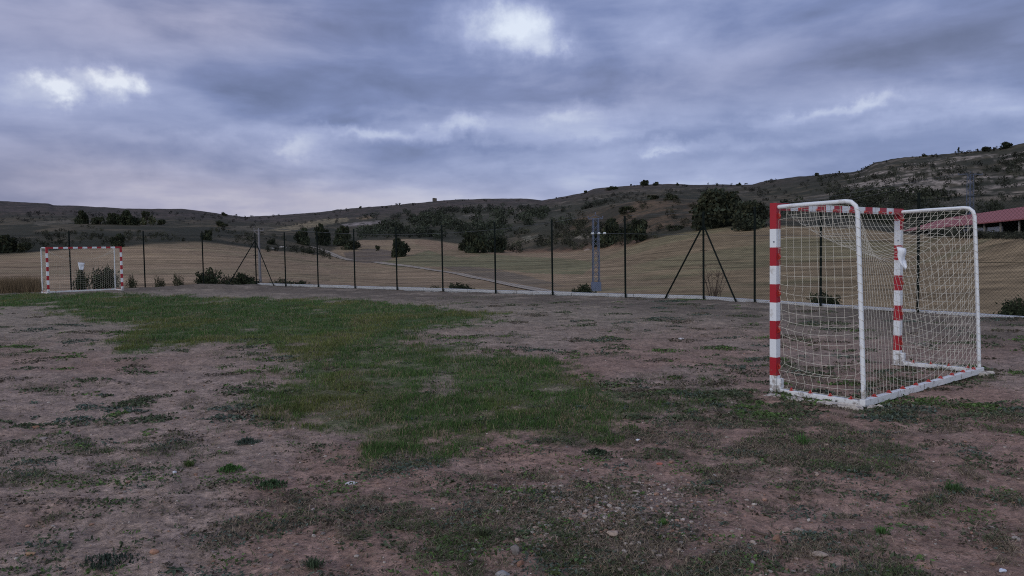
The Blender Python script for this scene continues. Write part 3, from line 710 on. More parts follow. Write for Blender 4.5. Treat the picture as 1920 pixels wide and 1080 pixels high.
far_goal.scale = (3.08 / GW, 1, 1); far_goal['label'] = 'small far red and white striped goal at the far end of the grass'
for o_ in (goal, far_goal): o_['group'] = 'handball goals on the pitch'
def g2w(p, o=goal):
    cz, sz = math.cos(o.rotation_euler[2]), math.sin(o.rotation_euler[2])
    return np.array([o.location[0] + cz * p[0] - sz * p[1], o.location[1] + sz * p[0] + cz * p[1], o.location[2] + p[2]])
# a strip of tape round the inner post
tp = MB(); tp.box((.0415, -.003, 1.862), (.003, .072, .125))
pst = [k for k in kids(goal) if k.name.startswith('post')][0]
tp.build('tape_patch', M_PATCH, pst)
# torn plastic sheets caught in the nets
def rag(name, label, c, right, w, h, seed, tail=True):
    r_ = np.random.default_rng(seed); n, k = 9, 6; V = []
    right = np.array(right) / np.linalg.norm(right); nrm = np.array([right[1], -right[0], 0])
    for j in range(n):
        t = j / (n - 1); ww = w * (1 - .25 * t - .65 * max(0, t - .6) / .4) if tail else w * (1 - .45 * t); off = w * (.22 * t + .35 * max(0, t - .6)) if tail else w * -.05 * t
        for i in range(k):
            s = i / (k - 1) - .5
            V.append(np.array(c) + right * (s * ww + off + r_.normal(0, .004)) + nrm * (.012 * math.sin(6 * s + 5 * t) + .01 * math.sin(9 * t)) - np.array([0, 0, h * t + .02 * s * (1 - t) + r_.normal(0, .004)]))
    F = [[j * k + i, j * k + i + 1, (j + 1) * k + i + 1, (j + 1) * k + i] for j in range(n - 1) for i in range(k - 1)]
    o = mesh_np(name, V, np.array(F), M_SHEET, smooth=True); so_ = o.modifiers.new('thickness', 'SOLIDIFY'); so_.thickness = .002
    return tag(o, label, 'plastic sheet')
rc = at(1690, 464, 8.36); rag('plastic_sheet', 'torn white plastic rag snagged on the sagging net of the near goal', rc, (1, .25, 0), .115, .24, 4)
rc = at(152.5, 492.5, 36.0); rag('plastic_sheet', 'white plastic sheet hanging in the net of the far goal', rc, (.71, .70, 0), .30, .35, 5, tail=False)
# concrete footings under the near goal
def slab(label, px, py, ln, wd, rz, seed, h=.07):
    r_ = np.random.default_rng(seed); c_ = gp(px, py); n = 18; V = []; 
    for ring, (sc, z) in enumerate(((1.04, -.05), (1.0, h * .7), (.86, h), (0.45, h * 1.03))):
        for k in range(n):
            a = 2 * PI * k / n; rr = (1 + r_.normal(0, .06)); V.append((math.copysign(abs(math.cos(a)) ** .6, math.cos(a)) * ln / 2 * sc * rr, math.copysign(abs(math.sin(a)) ** .6, math.sin(a)) * wd / 2 * sc * rr, z + r_.normal(0, .006)))
    V.append((0, 0, h)); F = [[r * n + k, r * n + (k + 1) % n, (r + 1) * n + (k + 1) % n, (r + 1) * n + k] for r in range(3) for k in range(n)]
    T = [[3 * n + k, 3 * n + (k + 1) % n, 4 * n] for k in range(n)]
    o = mesh_np('concrete_footing', V, [np.array(T), np.array(F)], M_SLAB); o.location = (c_[0], c_[1], 0); o.rotation_euler = (0, 0, rz)
    return tag(o, label, 'concrete footing', 'rough concrete under the near goal')
bd = math.atan2(-.76, .65)
slab('broken concrete lump under the nearest striped goal post', 1470, 749, .42, .16, bd, 1, .035)
slab('long low concrete strip along the near ground bar of the goal', 1568, 761, .55, .13, bd, 2, .028)
slab('small concrete chip beside the near rear corner of the goal', 1642, 767, .16, .10, .3, 3, .03)
slab('concrete lump beside the far rear corner of the goal', 1846, 702, .22, .14, .2, 5, .035)

# ------------------------------------------------------------------ chain link fence and kerb
def zf(x, y): return float(plot_base(np.array([x]), np.array([y]))[0])
def line_at(px, a, b):
    d = ray(px, hz(px)); dx, dy = d[0], d[1]; e = b - a
    t = (a[1] * dx - a[0] * dy) / (e[0] * dy - e[1] * dx); return a + e * t
def mk_fence(label, segs, posts, braces, clamps, wires):
    f = thing('chain_link_fence', label, 'fence', (0, 0, 0))
    for p in posts:
        z = zf(*p) - .05; mb = MB(); mb.tube([(p[0], p[1], z), (p[0], p[1], z + FH)], .034, 8, caps=False); mb.tube([(p[0], p[1], z + FH), (p[0], p[1], z + FH + .03)], [.038, .028], 8)
        mb.build('post', M_FENCE, f, smooth=True)
    for (p, q) in braces:
        mb = MB(); mb.tube([(q[0], q[1], zf(*q) - .05), (p[0], p[1], zf(*p) + FH - .45)], .027, 6); mb.build('brace', M_FENCE, f, smooth=True)
    for p in clamps:
        for h in (.55, 1.1, 1.62, 2.12):
            mb = MB(); z = zf(*p) + h; mb.bar((p[0] - .12, p[1], z), (p[0] + .12, p[1], z), .025, .02); mb.build('tensioner', M_FENCE, f)
    S_ = []; pitch = .078
    for a, b in segs:
        e = b - a; Ln = np.linalg.norm(e); e = e / Ln; nrm = np.array([e[1], -e[0]]); off = nrm * .05
        top = FH - .12; z0 = -.16
        for sgn in (1, -1):
            s = np.arange(-top if sgn > 0 else 0, Ln + (0 if sgn > 0 else top), pitch)
            for q in s:
                t0, t1 = q, q + sgn * top; h0, h1 = 0.0, top
                if sgn > 0:
                    if t0 < 0: h0 += -t0; t0 = 0
                    if t1 > Ln: h1 -= t1 - Ln; t1 = Ln
                else:
                    if t0 > Ln: h0 += t0 - Ln; t0 = Ln
                    if t1 < 0: h1 -= -t1; t1 = 0
                if h1 - h0 < .05: continue
                A_ = a + e * t0 + off; B_ = a + e * t1 + off
                S_.append([(A_[0], A_[1], z0 + h0), (B_[0], B_[1], z0 + h1)])
    V, F = prisms(np.array(S_), .0020, 3); mesh_np('mesh', V, F, M_WIRE, f)
    mb = MB()
    for a, b in segs:
        for h in wires: mb.tube([(a[0], a[1], -.12 + h), (b[0], b[1], -.12 + h)], .005, 4)
    mb.build('tension_wire', M_WIRE, f)
    return f
pA = [line_at(x, FA, FB) for x in (534, 595, 664, 743, 829, 928, 1035, 1172)]
pB = [line_at(x, FB, FD) for x in (1415, 1539, 1722)] ; pB.append(pB[-1] + (pB[-1] - pB[-2])); pB.append(pB[-1] + (pB[-1] - pB[-2]))
e1 = (FB - FA) / np.linalg.norm(FB - FA); e0 = (FL - FA) / np.linalg.norm(FL - FA); e2 = (FD - FB) / np.linalg.norm(FD - FB)
mk_fence('tall dark green chain link fence along the side of the pitch with two braced posts', [(FA, FB), (FB, pB[-1])], [FA] + pA + [FB] + pB,
         [(FA, line_at(512, FA, FB)), (FB, line_at(1245, FA, FB)), (FB, line_at(1381, FB, FD)), (FA, line_at(425, FA, FL))], [FB, FA], (.02, 1.3, FH - .12))
pL = [line_at(x, FA, FL) for x in (380, 270, 131)]; pL.append(pL[-1] + (pL[-1] - pL[-2]))
mk_fence('tall dark green chain link fence behind the far goal', [(FL, FA)], pL, [], [], (.02, 1.3, FH - .12))
mb = MB()
def kerb(a, b, w=.22, off=.0):
    n = max(2, int(np.linalg.norm(b - a) / 2.5)); e = (b - a) / np.linalg.norm(b - a); nrm = np.array([-e[1], e[0]])
    for i in range(n):
        p = a + (b - a) * i / n + nrm * .17; q = a + (b - a) * (i + .995) / n + nrm * .17
        h = .10 + random.uniform(-.012, .012); mb.bar((p[0], p[1], h / 2 - .30 + .0), (q[0], q[1], h / 2 - .30 + .0), w, .42 + h)
kerb(FA, FB); kerb(FB, pB[-1])
kb = mb.build('concrete_kerb', M_CONC, None, bevel=.012); tag(kb, 'pale low concrete kerb running under the chain link fence', 'kerb')

# ------------------------------------------------------------------ foliage makers
def leaf_quads(C, size, rng, flat=0.0, aspect=1.6, curl=True):
    n = len(C); d = rng.normal(size=(n, 3)); d[:, 2] *= (1 - flat); d /= np.linalg.norm(d, axis=1, keepdims=True)
    e = rng.normal(size=(n, 3)); e[:, 2] *= (1 - flat); e -= d * (e * d).sum(1, keepdims=True); e /= np.linalg.norm(e, axis=1, keepdims=True) + 1e-9
    s = (size * rng.uniform(.6, 1.35, n))[:, None]
    V = np.stack([C - d * s * aspect / 2, C + e * s * .5, C + d * s * aspect / 2, C - e * s * .5], 1)
    return V.reshape(-1, 3), np.arange(4 * n).reshape(n, 4)
def crown_mesh(name, seed, nlobes, leaves, leaf, col, shape='round', var=.45, sq=0.8):
    r_ = np.random.default_rng(seed); C = []; T = []
    lob = []
    for _ in range(nlobes):
        a = r_.uniform(0, 2 * PI); rr = .62 * math.sqrt(r_.uniform()); z = r_.uniform(.15, .85)
        if shape == 'cone': rr *= (1.05 - z)
        elif shape == 'round': z = r_.uniform(.08, .80); rr *= math.sqrt(max(.02, 1 - ((z - .22) / .60) ** 2)) * 1.05
        elif shape == 'low': z = r_.uniform(.05, .7); rr *= 1.15 * (1.1 - z)
        lob.append((rr * math.cos(a), rr * math.sin(a), z, r_.uniform(.20, .40) * (1.05 - .45 * z), r_.uniform(1 - var, 1 + var)))
    per = leaves // nlobes
    for lx, ly, lz, lr, lt in lob:
        v = r_.normal(size=(per, 3)); v /= np.linalg.norm(v, axis=1, keepdims=True); rad = lr * r_.uniform(.25, 1.12, (per, 1)) ** .6
        p_ = v * rad * np.array([1, 1, sq]) * np.where(r_.uniform(0, 1, (per, 1)) < .12, 1.25, 1.0) + np.array([lx, ly, lz]); C.append(p_); T.append(np.full(per, lt) * r_.uniform(.7, 1.3, per))
    C = np.concatenate(C); T = np.concatenate(T); C[:, 2] = np.abs(C[:, 2])
    V, F = leaf_quads(C, leaf, r_)
    cols = np.repeat(T, 4)[:, None] * np.array(col)[None, :]
    hue = np.repeat(r_.uniform(-.15, .15, len(C)), 4); cols[:, 0] *= 1 + hue; cols[:, 2] *= 1 - hue
    o = mesh_np(name, V, F, M_LEAF, cols=np.clip(cols, .004, 1)); me = o.data; bpy.data.objects.remove(o); return me
def trunk_mesh(seed, h=.45):
    r_ = np.random.default_rng(seed); mb = MB(); mb.tube([(0, 0, -.15), (.01, .0, h * .5), (.0, .02, h)], [.05, .04, .03], 6)
    for k in range(5):
        a = r_.uniform(0, 2 * PI); mb.tube([(0, .01, h * r_.uniform(.5, .95)), (.2 * math.cos(a), .2 * math.sin(a), h + .12), (.38 * math.cos(a), .38 * math.sin(a), h + .3)], [.026, .018, .008], 5)
    o = mb.build('trunk', M_BARK, None); me = o.data; bpy.data.objects.remove(o); return me
TREES = {'great': [crown_mesh('crown', 40, 34, 6200, .075, (.036, .041, .025), 'low', .6)], 'oak': [crown_mesh('crown', s, 18, 2400, .10, (.040, .047, .027), 'round', .6) for s in (1, 2, 3)],
         'pale': [crown_mesh('crown', s, 12, 1000, .085, (.062, .066, .036), 'round') for s in (4, 5)],
         'pine': [crown_mesh('crown', s, 13, 1000, .085, (.028, .036, .026), 'cone') for s in (6, 7)],
         'bush': [crown_mesh('crown', s, 11, 1100, .085, (.038, .043, .024), 'low') for s in (8, 9, 10)]}
TRUNK = [trunk_mesh(s) for s in (1, 2)]
def tree(kind, px, py, hpx, wpx, label, name='tree', rmin=100, cat='tree', group=None, trunk=True, sink=.02):
    p = hit(px, py, rmin); D = np.linalg.norm(p - CAMP); h = hpx * D / FPX; w = wpx * D / FPX
    t = thing(name, label, cat, p, random.uniform(0, 6.28), group)
    lift = .12 if kind == 'pine' or 'trunk' in label else -.06
    cm = bpy.data.objects.new('crown', random.choice(TREES[kind])); link(cm, t); cm.scale = (w / 1.5, w / 1.5, h * (1 - lift) / 1.02); cm.location = (0, 0, h * lift)
    if trunk:
        tm = bpy.data.objects.new('trunk', random.choice(TRUNK)); link(tm, t); tm.scale = (min(w, h) * .7, min(w, h) * .7, h)
    return t
G = 'trees along the left bench'
tree('oak', 154, 420, 24, 20, 'lone dark tree at the left end of the row on the left rise', group=G, rmin=300)
tree('bush', 187, 421, 17, 28, 'low rounded tree second in the row on the left rise', group=G, rmin=300)
tree('oak', 212, 421, 21, 26, 'mid sized dark tree third in the row on the left rise', group=G, rmin=300)
tree('oak', 240, 422, 27, 32, 'tallest broad tree in the middle of the row on the left rise', group=G, rmin=300)
tree('pale', 274, 422, 26, 28, 'paler upright tree near the right end of the row on the left rise', group=G, rmin=300)
tree('bush', 303, 422, 12, 22, 'small bush closing the right end of the row on the left rise', group=G, rmin=300)
tree('oak', 8, 474, 30, 40, 'dark thicket tree at the left picture edge above the stubble field', rmin=200)
tree('bush', 46, 473, 20, 30, 'dark bush just right of the thicket at the left edge', rmin=200, name='bush', cat='bush')
tree('oak', 222, 463, 24, 26, 'dark round bush on the field edge right above the far goal', rmin=200, name='bush', cat='bush')
tree('oak', 388, 450, 20, 20, 'dark round bush on the slope above the left stubble field', rmin=240, name='bush', cat='bush')
tree('bush', 415, 424, 13, 24, 'low hazy bush on the far slope right of the tree row', rmin=350, name='bush', cat='bush')
tree('bush', 507, 458, 14, 22, 'small dark bush right of the concrete power pole', rmin=260, name='bush', cat='bush')
tree('oak', 569, 458, 33, 30, 'left one of two dark trees where the upper track begins', rmin=280)
tree('oak', 604, 459, 42, 28, 'taller right one of two dark trees where the upper track begins', rmin=280)
tree('bush', 576, 474, 11, 30, 'flat dark bush on the near verge of the upper track', rmin=200, name='bush', cat='bush')
tree('oak', 644, 461, 40, 36, 'broad dark tree on the wood edge right of the upper track', rmin=330)
tree('bush', 653, 467, 22, 44, 'spreading bush at the foot of the wood right of the track', rmin=300, name='bush', cat='bush')
tree('oak', 748, 482, 38, 38, 'lone round tree standing in the middle of the valley fields', rmin=250)
tree('bush', 708, 470, 12, 12, 'small bush left of the lone round valley tree', rmin=280, name='bush', cat='bush')
tree('oak', 893, 474, 48, 52, 'big dark tree at the left tip of the wooded spur', rmin=260)
tree('oak', 930, 473, 34, 40, 'rounded dark tree second on the wooded spur edge', rmin=240)
tree('oak', 872, 470, 24, 24, 'small dark tree at the field corner before the wooded spur', rmin=300)
tree('oak', 1143, 458, 52, 54, 'dark tree close behind the lattice tower', rmin=200)
tree('oak', 1194, 457, 50, 46, 'dark tree with visible trunk right of the lattice tower', rmin=200)
tree('great', 1348, 424, 74, 108, 'huge dark spreading oak above the right stubble field', rmin=200)
tree('great', 1408, 426, 52, 74, 'lower dark tree joined to the right side of the huge oak', rmin=200)
tree('bush', 1262, 374, 16, 34, 'dark bush on the crest of the brown hill, right of a smaller one', rmin=330, name='bush', cat='bush')
tree('bush', 1222, 374, 11, 26, 'smaller bush on the crest of the brown hill', rmin=330, name='bush', cat='bush')
tree('bush', 1175, 400, 18, 34, 'dark bush high on the brown slope above the lattice tower', rmin=300, name='bush', cat='bush')
tree('bush', 1400, 432, 12, 46, 'dark undergrowth bush beneath the right side of the huge oak', rmin=200, name='bush', cat='bush')
tree('bush', 1265, 432, 12, 40, 'dark bush on the field edge left of the huge oak', rmin=200, name='bush', cat='bush')
SKG = 'small trees on the skyline'
for kind, px, py, h, w_, lb in (
    ('oak', 1209, 348, 12, 18, 'rounded skyline tree over the middle right ridge, beside a smaller one'), ('oak', 1230, 348, 8, 11, 'smaller skyline tree just right of the rounded ridge tree'),
    ('bush', 1150, 356, 10, 26, 'dark skyline bush at the left end of the middle right ridge'), ('oak', 1270, 348, 6, 6, 'tiny lone skyline bush right of the paired ridge trees'),
    ('oak', 1386, 348, 6, 8, 'tiny skyline bush midway along the right ridge'), ('oak', 1531, 330, 6, 9, 'tiny skyline tree on the slope left of the big right hill'),
    ('bush', 1733, 294, 7, 11, 'small flat skyline bush on the big right hill'), ('pine', 1797, 288, 11, 6, 'small upright skyline tree on the big right hill'),
    ('bush', 1849, 284, 9, 22, 'dark bush clump on the skyline of the big right hill'), ('oak', 1887, 278, 11, 18, 'topmost bush on the skyline near the right edge'),
    ('bush', 1098, 363, 7, 10, 'dark skyline bush where the ridge steps up'), ('oak', 676, 391, 5, 5, 'tiny skyline bush on the long slope left of the ruin'),
    ('bush', 420, 404, 8, 12, 'dark bush on the saddle of the left skyline')):
    tree(kind, px, py, h, w_, lb, rmin=450, group=SKG, trunk=(kind != 'bush'))
# ------------------------------------------------------------------ woods and scrub masses
def mass(name, label, poly, n, hpx, kinds, rmin, cat, col, seed, grow=0.0, leaf=.17, lv=46):
    r_ = np.random.default_rng(seed); xs_ = [p[0] for p in poly]; ys_ = [p[1] for p in poly]; C = []; T = []; sz = []
    cnt = 0
    while cnt < n:
        px, py = r_.uniform(min(xs_), max(xs_)), r_.uniform(min(ys_), max(ys_))
        if not in_poly(np.array([px]), np.array([py]), poly)[0]: continue
        if fbm(np.array([px / 30.]), np.array([py / 12.]), seed, 3)[0] < grow: cnt += .05; continue
        p = hit(px, py, rmin); D = np.linalg.norm(p - CAMP); h = r_.uniform(.5, 1.25) * hpx * D / FPX * (kinds if np.isscalar(kinds) else 1); w_ = h * r_.uniform(.42, .75)
        k = lv; v = r_.normal(size=(k, 3)); v /= np.linalg.norm(v, axis=1, keepdims=True); v *= r_.uniform(.3, 1.08, (k, 1)) ** .5
        v[:, 2] = (v[:, 2] * .5 + .5); lump_ = 1 + .35 * np.sin(v[:, 0] * 5 + r_.uniform(0, 6)) * np.cos(v[:, 1] * 5 + r_.uniform(0, 6))
        C.append(p + v * np.stack([w_ * lump_, w_ * lump_, h * (.8 + .2 * lump_)], 1)); T.append((.35 + 1.3 * fbm(np.array([px / 22.]), np.array([py / 7.]), seed + 50, 3)[0]) * r_.uniform(.5, 1.6) * r_.uniform(.6, 1.4, k)); sz.append(np.full(k, h * leaf)); cnt += 1
    C = np.concatenate(C); T = np.concatenate(T); V, F = leaf_quads(C, np.concatenate(sz), r_)
    cols = np.repeat(T, 4)[:, None] * np.array(col)[None, :]
    o = mesh_np(name, V, F, M_LEAF, cols=np.clip(cols, .004, 1)); return tag(o, label, cat, kind='stuff')
mass('woods', 'dark oak wood covering the valley side in the middle distance', [(640, 445), (700, 430), (770, 412), (860, 402), (960, 400), (1050, 402), (1085, 408), (1060, 425), (980, 430), (930, 452), (870, 455), (800, 446), (740, 446), (660, 452)], 500, 13, 1, 300, 'wood', (.042, .049, .033), 3, .43)
mass('woods', 'broken band of dark trees high on the middle ridge', [(640, 412), (700, 404), (790, 396), (880, 390), (960, 388), (1050, 390), (1120, 380), (1150, 388), (1090, 400), (960, 400), (840, 402), (740, 412)], 280, 8, 1, 500, 'wood', (.046, .050, .040), 5, .44)
mass('scrub', 'bramble and scrub on the wooded spur beside the right field', [(900, 474), (930, 455), (1000, 425), (1080, 415), (1160, 425), (1220, 440), (1240, 450), (1150, 465), (1060, 472), (960, 476)], 300, 10, 1, 230, 'scrub', (.050, .050, .033), 7, .45)
mass('scrub', 'scattered scrub over the brown hill left of the huge oak', [(1080, 400), (1150, 380), (1280, 376), (1340, 390), (1300, 428), (1200, 440), (1100, 430)], 130, 7, 1, 250, 'scrub', (.046, .042, .028), 9, .52)
mass('woods', 'dark scrub oak wood on the lower slope of the right hill', [(1420, 410), (1440, 392), (1500, 378), (1580, 366), (1680, 362), (1760, 364), (1840, 382), (1930, 390), (1930, 425), (1800, 428), (1680, 425), (1540, 408)], 480, 13, 1, 270, 'wood', (.034, .038, .025), 11, .44)
mass('scrub', 'scattered shrubs among pale rock on the upper right hill', [(1500, 345), (1560, 332), (1640, 320), (1720, 308), (1820, 302), (1930, 288), (1930, 385), (1780, 362), (1640, 362), (1540, 366)], 330, 8, 1, 330, 'scrub', (.036, .039, .028), 13, .50)
mass('scrub', 'low dark scrub across the right ridge behind the oak', [(1060, 385), (1120, 368), (1250, 356), (1420, 354), (1520, 340), (1520, 364), (1420, 380), (1250, 370), (1100, 392)], 170, 5, 1, 450, 'scrub', (.042, .042, .034), 15, .50)
mass('scrub', 'low dark scrub on the bank above the left stubble field', [(-40, 470), (60, 440), (160, 425), (300, 428), (420, 432), (520, 440), (560, 458), (480, 462), (400, 454), (300, 452), (200, 460), (100, 468)], 300, 6, 1, 225, 'scrub', (.042, .043, .028), 17, .48)
mass('scrub', 'sparse bushes on the far left ridge', [(-40, 420), (60, 397), (240, 398), (360, 398), (460, 414), (640, 404), (640, 425), (520, 434), (440, 430), (340, 420), (150, 414)], 200, 4.5, 1, 420, 'scrub', (.044, .043, .040), 19, .48)
mass('scrub', 'dark hedge scrub along the verge of the upper track', [(480, 464), (520, 462), (600, 468), (640, 486), (620, 486), (560, 476), (500, 472)], 60, 7, 1, 200, 'scrub', (.040, .041, .028), 21, .2)
skp = [(x_, float(np.interp(x_, [q[0] for q in SKYL], [q[1] for q in SKYL]))) for x_ in range(400, 1930, 30)]
mass('scrub', 'tiny bushes dotted along the skyline ridges', [(a_, b_ + .5) for a_, b_ in skp] + [(a_, b_ + 6) for a_, b_ in skp[::-1]], 150, 3.6, 1, 480, 'scrub', (.036, .037, .030), 29, .44, leaf=.3, lv=26)
mass('scrub', 'dark scrub below the red roofed shed', [(1740, 442), (1800, 438), (1850, 437), (1930, 440), (1930, 450), (1840, 449), (1740, 446)], 340, 8.5, 1, 92, 'scrub', (.036, .038, .027), 23, .1)

# ------------------------------------------------------------------ shrubs along the fence
def spray_mesh(seed, nst=34, per=95, leaf=.05, col=(.040, .050, .026)):
    r_ = np.random.default_rng(seed); C = []; T = []
    for k in range(nst):
        a = r_.uniform(0, 2 * PI); sp = r_.uniform(.05, .72); hh = r_.uniform(.55, 1.0) * (1.05 - .55 * sp); t = r_.uniform(.08, 1, per) ** .8
        bx_ = np.stack([np.cos(a) * sp * t ** 1.1, np.sin(a) * sp * t ** 1.1, hh * (t * 1.25 - .25 * t * t)], 1); w_ = (.035 + .10 * np.sin(PI * np.clip(t, 0, .97)))[:, None]
        C.append(bx_ + r_.normal(0, 1, (per, 3)) * w_); T.append(r_.uniform(.55, 1.45) * r_.uniform(.7, 1.3, per))
    C = np.concatenate(C); T = np.concatenate(T); C[:, 2] = np.abs(C[:, 2]); V, F = leaf_quads(C, leaf, r_, aspect=2.2)
    o = mesh_np('foliage', V, F, M_LEAF, cols=np.repeat(T, 4)[:, None] * np.array(col)[None, :]); me = o.data; bpy.data.objects.remove(o); return me
NEARB = [spray_mesh(31), spray_mesh(32, 40, 85), spray_mesh(33, 28, 95)]
PALEB = [spray_mesh(34, 20, 60, .045, (.085, .085, .050)), spray_mesh(35, 24, 55, .045, (.075, .078, .045))]
def stems(seed, n=9, h=.9, r=.012, spread=.5):
    r_ = np.random.default_rng(seed); mb = MB()
    for k in range(n):
        a = r_.uniform(0, 2 * PI); s = r_.uniform(.2, 1) * spread; pts = [(0, 0, -.4)]
        for t in (.35, .7, 1.0): pts.append((s * t * math.cos(a) + r_.normal(0, .03), s * t * math.sin(a) + r_.normal(0, .03), h * t * r_.uniform(.85, 1.1)))
        mb.tube(pts, [r, r * .8, r * .55, r * .25], 5, caps=False)
        for q in range(3):
            i = r_.integers(1, 3); b0 = np.array(pts[i]); mb.tube([b0, b0 + np.array([r_.normal(0, .12), r_.normal(0, .12), r_.uniform(.1, .25)])], [r * .5, r * .2], 4, caps=False)
    o = mb.build('stems', M_DRYTWIG, None); me = o.data; bpy.data.objects.remove(o); return me
STEMS = [stems(s) for s in (1, 2)]
def shrub(px, ytop, wpx, Y, label, foliage=1.0, name='shrub', zb=-.7):
    t_ = at(px, ytop, Y); h = t_[2] - zb; w_ = wpx * Y / FPX; r = thing(name, label, 'shrub', (t_[0], t_[1], zb), random.uniform(0, 6), 'shrubs outside the fence')
    if foliage:
        o = bpy.data.objects.new('foliage', random.choice(PALEB if ('pale' in label or 'thin' in label or 'sparse' in label or 'faint' in label) else NEARB)); link(o, r); o.scale = (w_ / 1.35, w_ / 1.35, h * .98)
    o = bpy.data.objects.new('stems', random.choice(STEMS)); link(o, r); o.scale = (w_ * .8, w_ * .8, h * 1.02)
    return r
shrub(196, 494, 50, 41.5, 'dense dark shrub seen through the net of the far goal')
shrub(150, 497, 26, 41.0, 'smaller shrub behind the white sheet in the far goal net')
shrub(247, 512, 22, 43, 'thin brown bush just right of the far goal', .6)
shrub(298, 512, 24, 43, 'sparse small bush left of the two pale bushes past the far goal')
shrub(334, 507, 26, 43.5, 'pale feathery bush left of the large dark fence shrub')
shrub(394, 500, 62, 44.5, 'large dark leafy shrub left of the braced corner post')
shrub(455, 508, 60, 46, 'dark leafy shrub behind the braced corner post')
shrub(525, 520, 60, 45.5, 'low pale leafy shrub right of the braced corner post')
shrub(427, 514, 44, 45.5, 'pale yellowish shrub between the two dark shrubs left of the corner post', .9)
shrub(560, 524, 46, 45.0, 'small leafy shrub second to the right of the braced corner post')
shrub(862, 527, 56, 37, 'low rounded shrub peeping over the middle of the kerb')
shrub(815, 533, 34, 37.5, 'small faint bush left of the low rounded middle shrub')
shrub(1096, 529, 44, 33, 'brown leafed shrub beside the concrete base of the lattice tower')
shrub(1545, 543, 70, 24, 'straggly dark shrub behind the side net of the near goal')
shrub(1912, 553, 76, 20, 'dark bush behind the fence at the right edge')
# bare twiggy shrub by the second braced post
t_ = at(1340, 498, 27.5); bt = thing('bare_shrub', 'bare twiggy shrub beside the braced fence post left of the near goal', 'shrub', (t_[0], t_[1], -.6))
o = bpy.data.objects.new('stems', stems(9, 16, 1.0, .008, .38)); link(o, bt); o.scale = (1.6, 1.6, t_[2] + .6)
# tall dry grass at the far left
r_ = np.random.default_rng(5); n = 5200
px = r_.uniform(-60, 78, n); Yd = r_.uniform(37.5, 40, n); bx = np.array([at(p_, 545, y_)[0] for p_, y_ in zip(px, Yd)])
hgt = r_.uniform(.3, .9, n) * (.5 + .9 * fbm(bx * 1.2, Yd, 3, 3)); dxy = r_.normal(0, .16, (n, 2))
V = np.stack([np.stack([bx - .012, Yd, np.full(n, -.15)], 1), np.stack([bx + .012, Yd, np.full(n, -.15)], 1), np.stack([bx + dxy[:, 0], Yd + dxy[:, 1], hgt - .1], 1)], 1).reshape(-1, 3)
tn = r_.uniform(.6, 1.4, n); cols = np.repeat(tn, 3)[:, None] * np.array([.150, .110, .068])
tag(mesh_np('dry_grass', V, np.arange(3 * n).reshape(n, 3), M_DRY, cols=cols), 'tall tan dry grass left of the far goal', 'dry grass', kind='stuff')

# ------------------------------------------------------------------ pylons, pole, cables
def lattice(label, px, ybase, ytop, Y, wb, wt, base=True, arm=1.4, name='lattice_tower'):
    b = at(px, ybase, Y); t_ = at(px, ytop, Y); H = t_[2] - b[2]
    T = thing(name, label, 'pylon', b, .12)
    zb = 0
    if base:
        zb = 1.7; mb = MB(); mb.box((0, 0, zb / 2 - .8), (1.22, 1.22, zb + 1.6)); mb.build('concrete_base', M_TCONC, T, bevel=.04)
    mb = MB(); legs = lambda s, z: wb / 2 + (wt / 2 - wb / 2) * (z - zb) / (H - zb)
    n = 11; zz = np.linspace(zb, H, n + 1)
    for sx_, sy_ in ((1, 1), (1, -1), (-1, -1), (-1, 1)):
        mb.bar((sx_ * wb / 2, sy_ * wb / 2, zb), (sx_ * wt / 2, sy_ * wt / 2, H), .11, .11)
    for i in range(n):
        h0, h1 = legs(0, zz[i]), legs(0, zz[i + 1])
        cr = [(1, 1), (1, -1), (-1, -1), (-1, 1)]
        for k in range(4):
            a, c_ = cr[k], cr[(k + 1) % 4]
            if i % 2: a, c_ = c_, a
            mb.bar((a[0] * h0, a[1] * h0, zz[i]), (c_[0] * h1, c_[1] * h1, zz[i + 1]), .055, .055)
    mb.build('lattice', M_GALV, T)
    mb = MB(); mb.bar((-arm, 0, H - .1), (arm, 0, H - .1), .1, .1); mb.bar((-arm, 0, H - .1), (0, 0, H + .45), .06, .06); mb.bar((arm, 0, H - .1), (0, 0, H + .45), .06, .06)
    mb.build('crossarm', M_GALV, T)
    tops = []
    for x in (-arm, 0, arm):
        mb = MB(); z = H + (.0 if x else .5); 
        mb.tube([(x, 0, z), (x, 0, z + .15), (x, 0, z + .2), (x, 0, z + .32)], [.05, .09, .06, .04], 7); mb.build('insulator', M_GALV, T)
        tops.append(np.array([b[0] + x * math.cos(.12), b[1] + x * math.sin(.12), b[2] + z + .3]))
    if base:
        for x in (-.55, .35, 1.15):
            mb = MB(); mb.tube([(x - .16, -.5, H * .80), (x + .16, -.5, H * .80)], [.14, .14], 8); mb.tube([(x - .22, -.5, H * .80), (x + .22, -.5, H * .80)], .06, 6); mb.build('insulator', M_INSUL, T)
        mb = MB(); mb.bar((-.9, -.5, H * .80), (1.0, -.5, H * .80), .05, .05); mb.build('crossarm', M_GALV, T)
        tops.append(np.array([b[0] + 1.2 * math.cos(.5), b[1] + .3, b[2] + H * .80]))
    return tops
t1 = lattice('blue grey lattice power tower on a concrete block just behind the fence', 1118, 552, 409, 108, .86, .72, arm=1.05)
t2 = lattice('thin lattice power pylon standing behind the red roofed shed', 1818, 452, 327, 215, 1.5, 1.1, base=False, arm=3.6)
pb = at(488, 529, 98); pt = at(488, 430, 98); H = pt[2] - pb[2]
T = thing('power_pole', 'grey concrete power pole behind the braced fence corner', 'power pole', pb, .3)
mb = MB(); mb.tube([(0, 0, -1), (0, 0, H)], [.19, .12], 8); mb.build('pole', M_POLE, T, smooth=True)
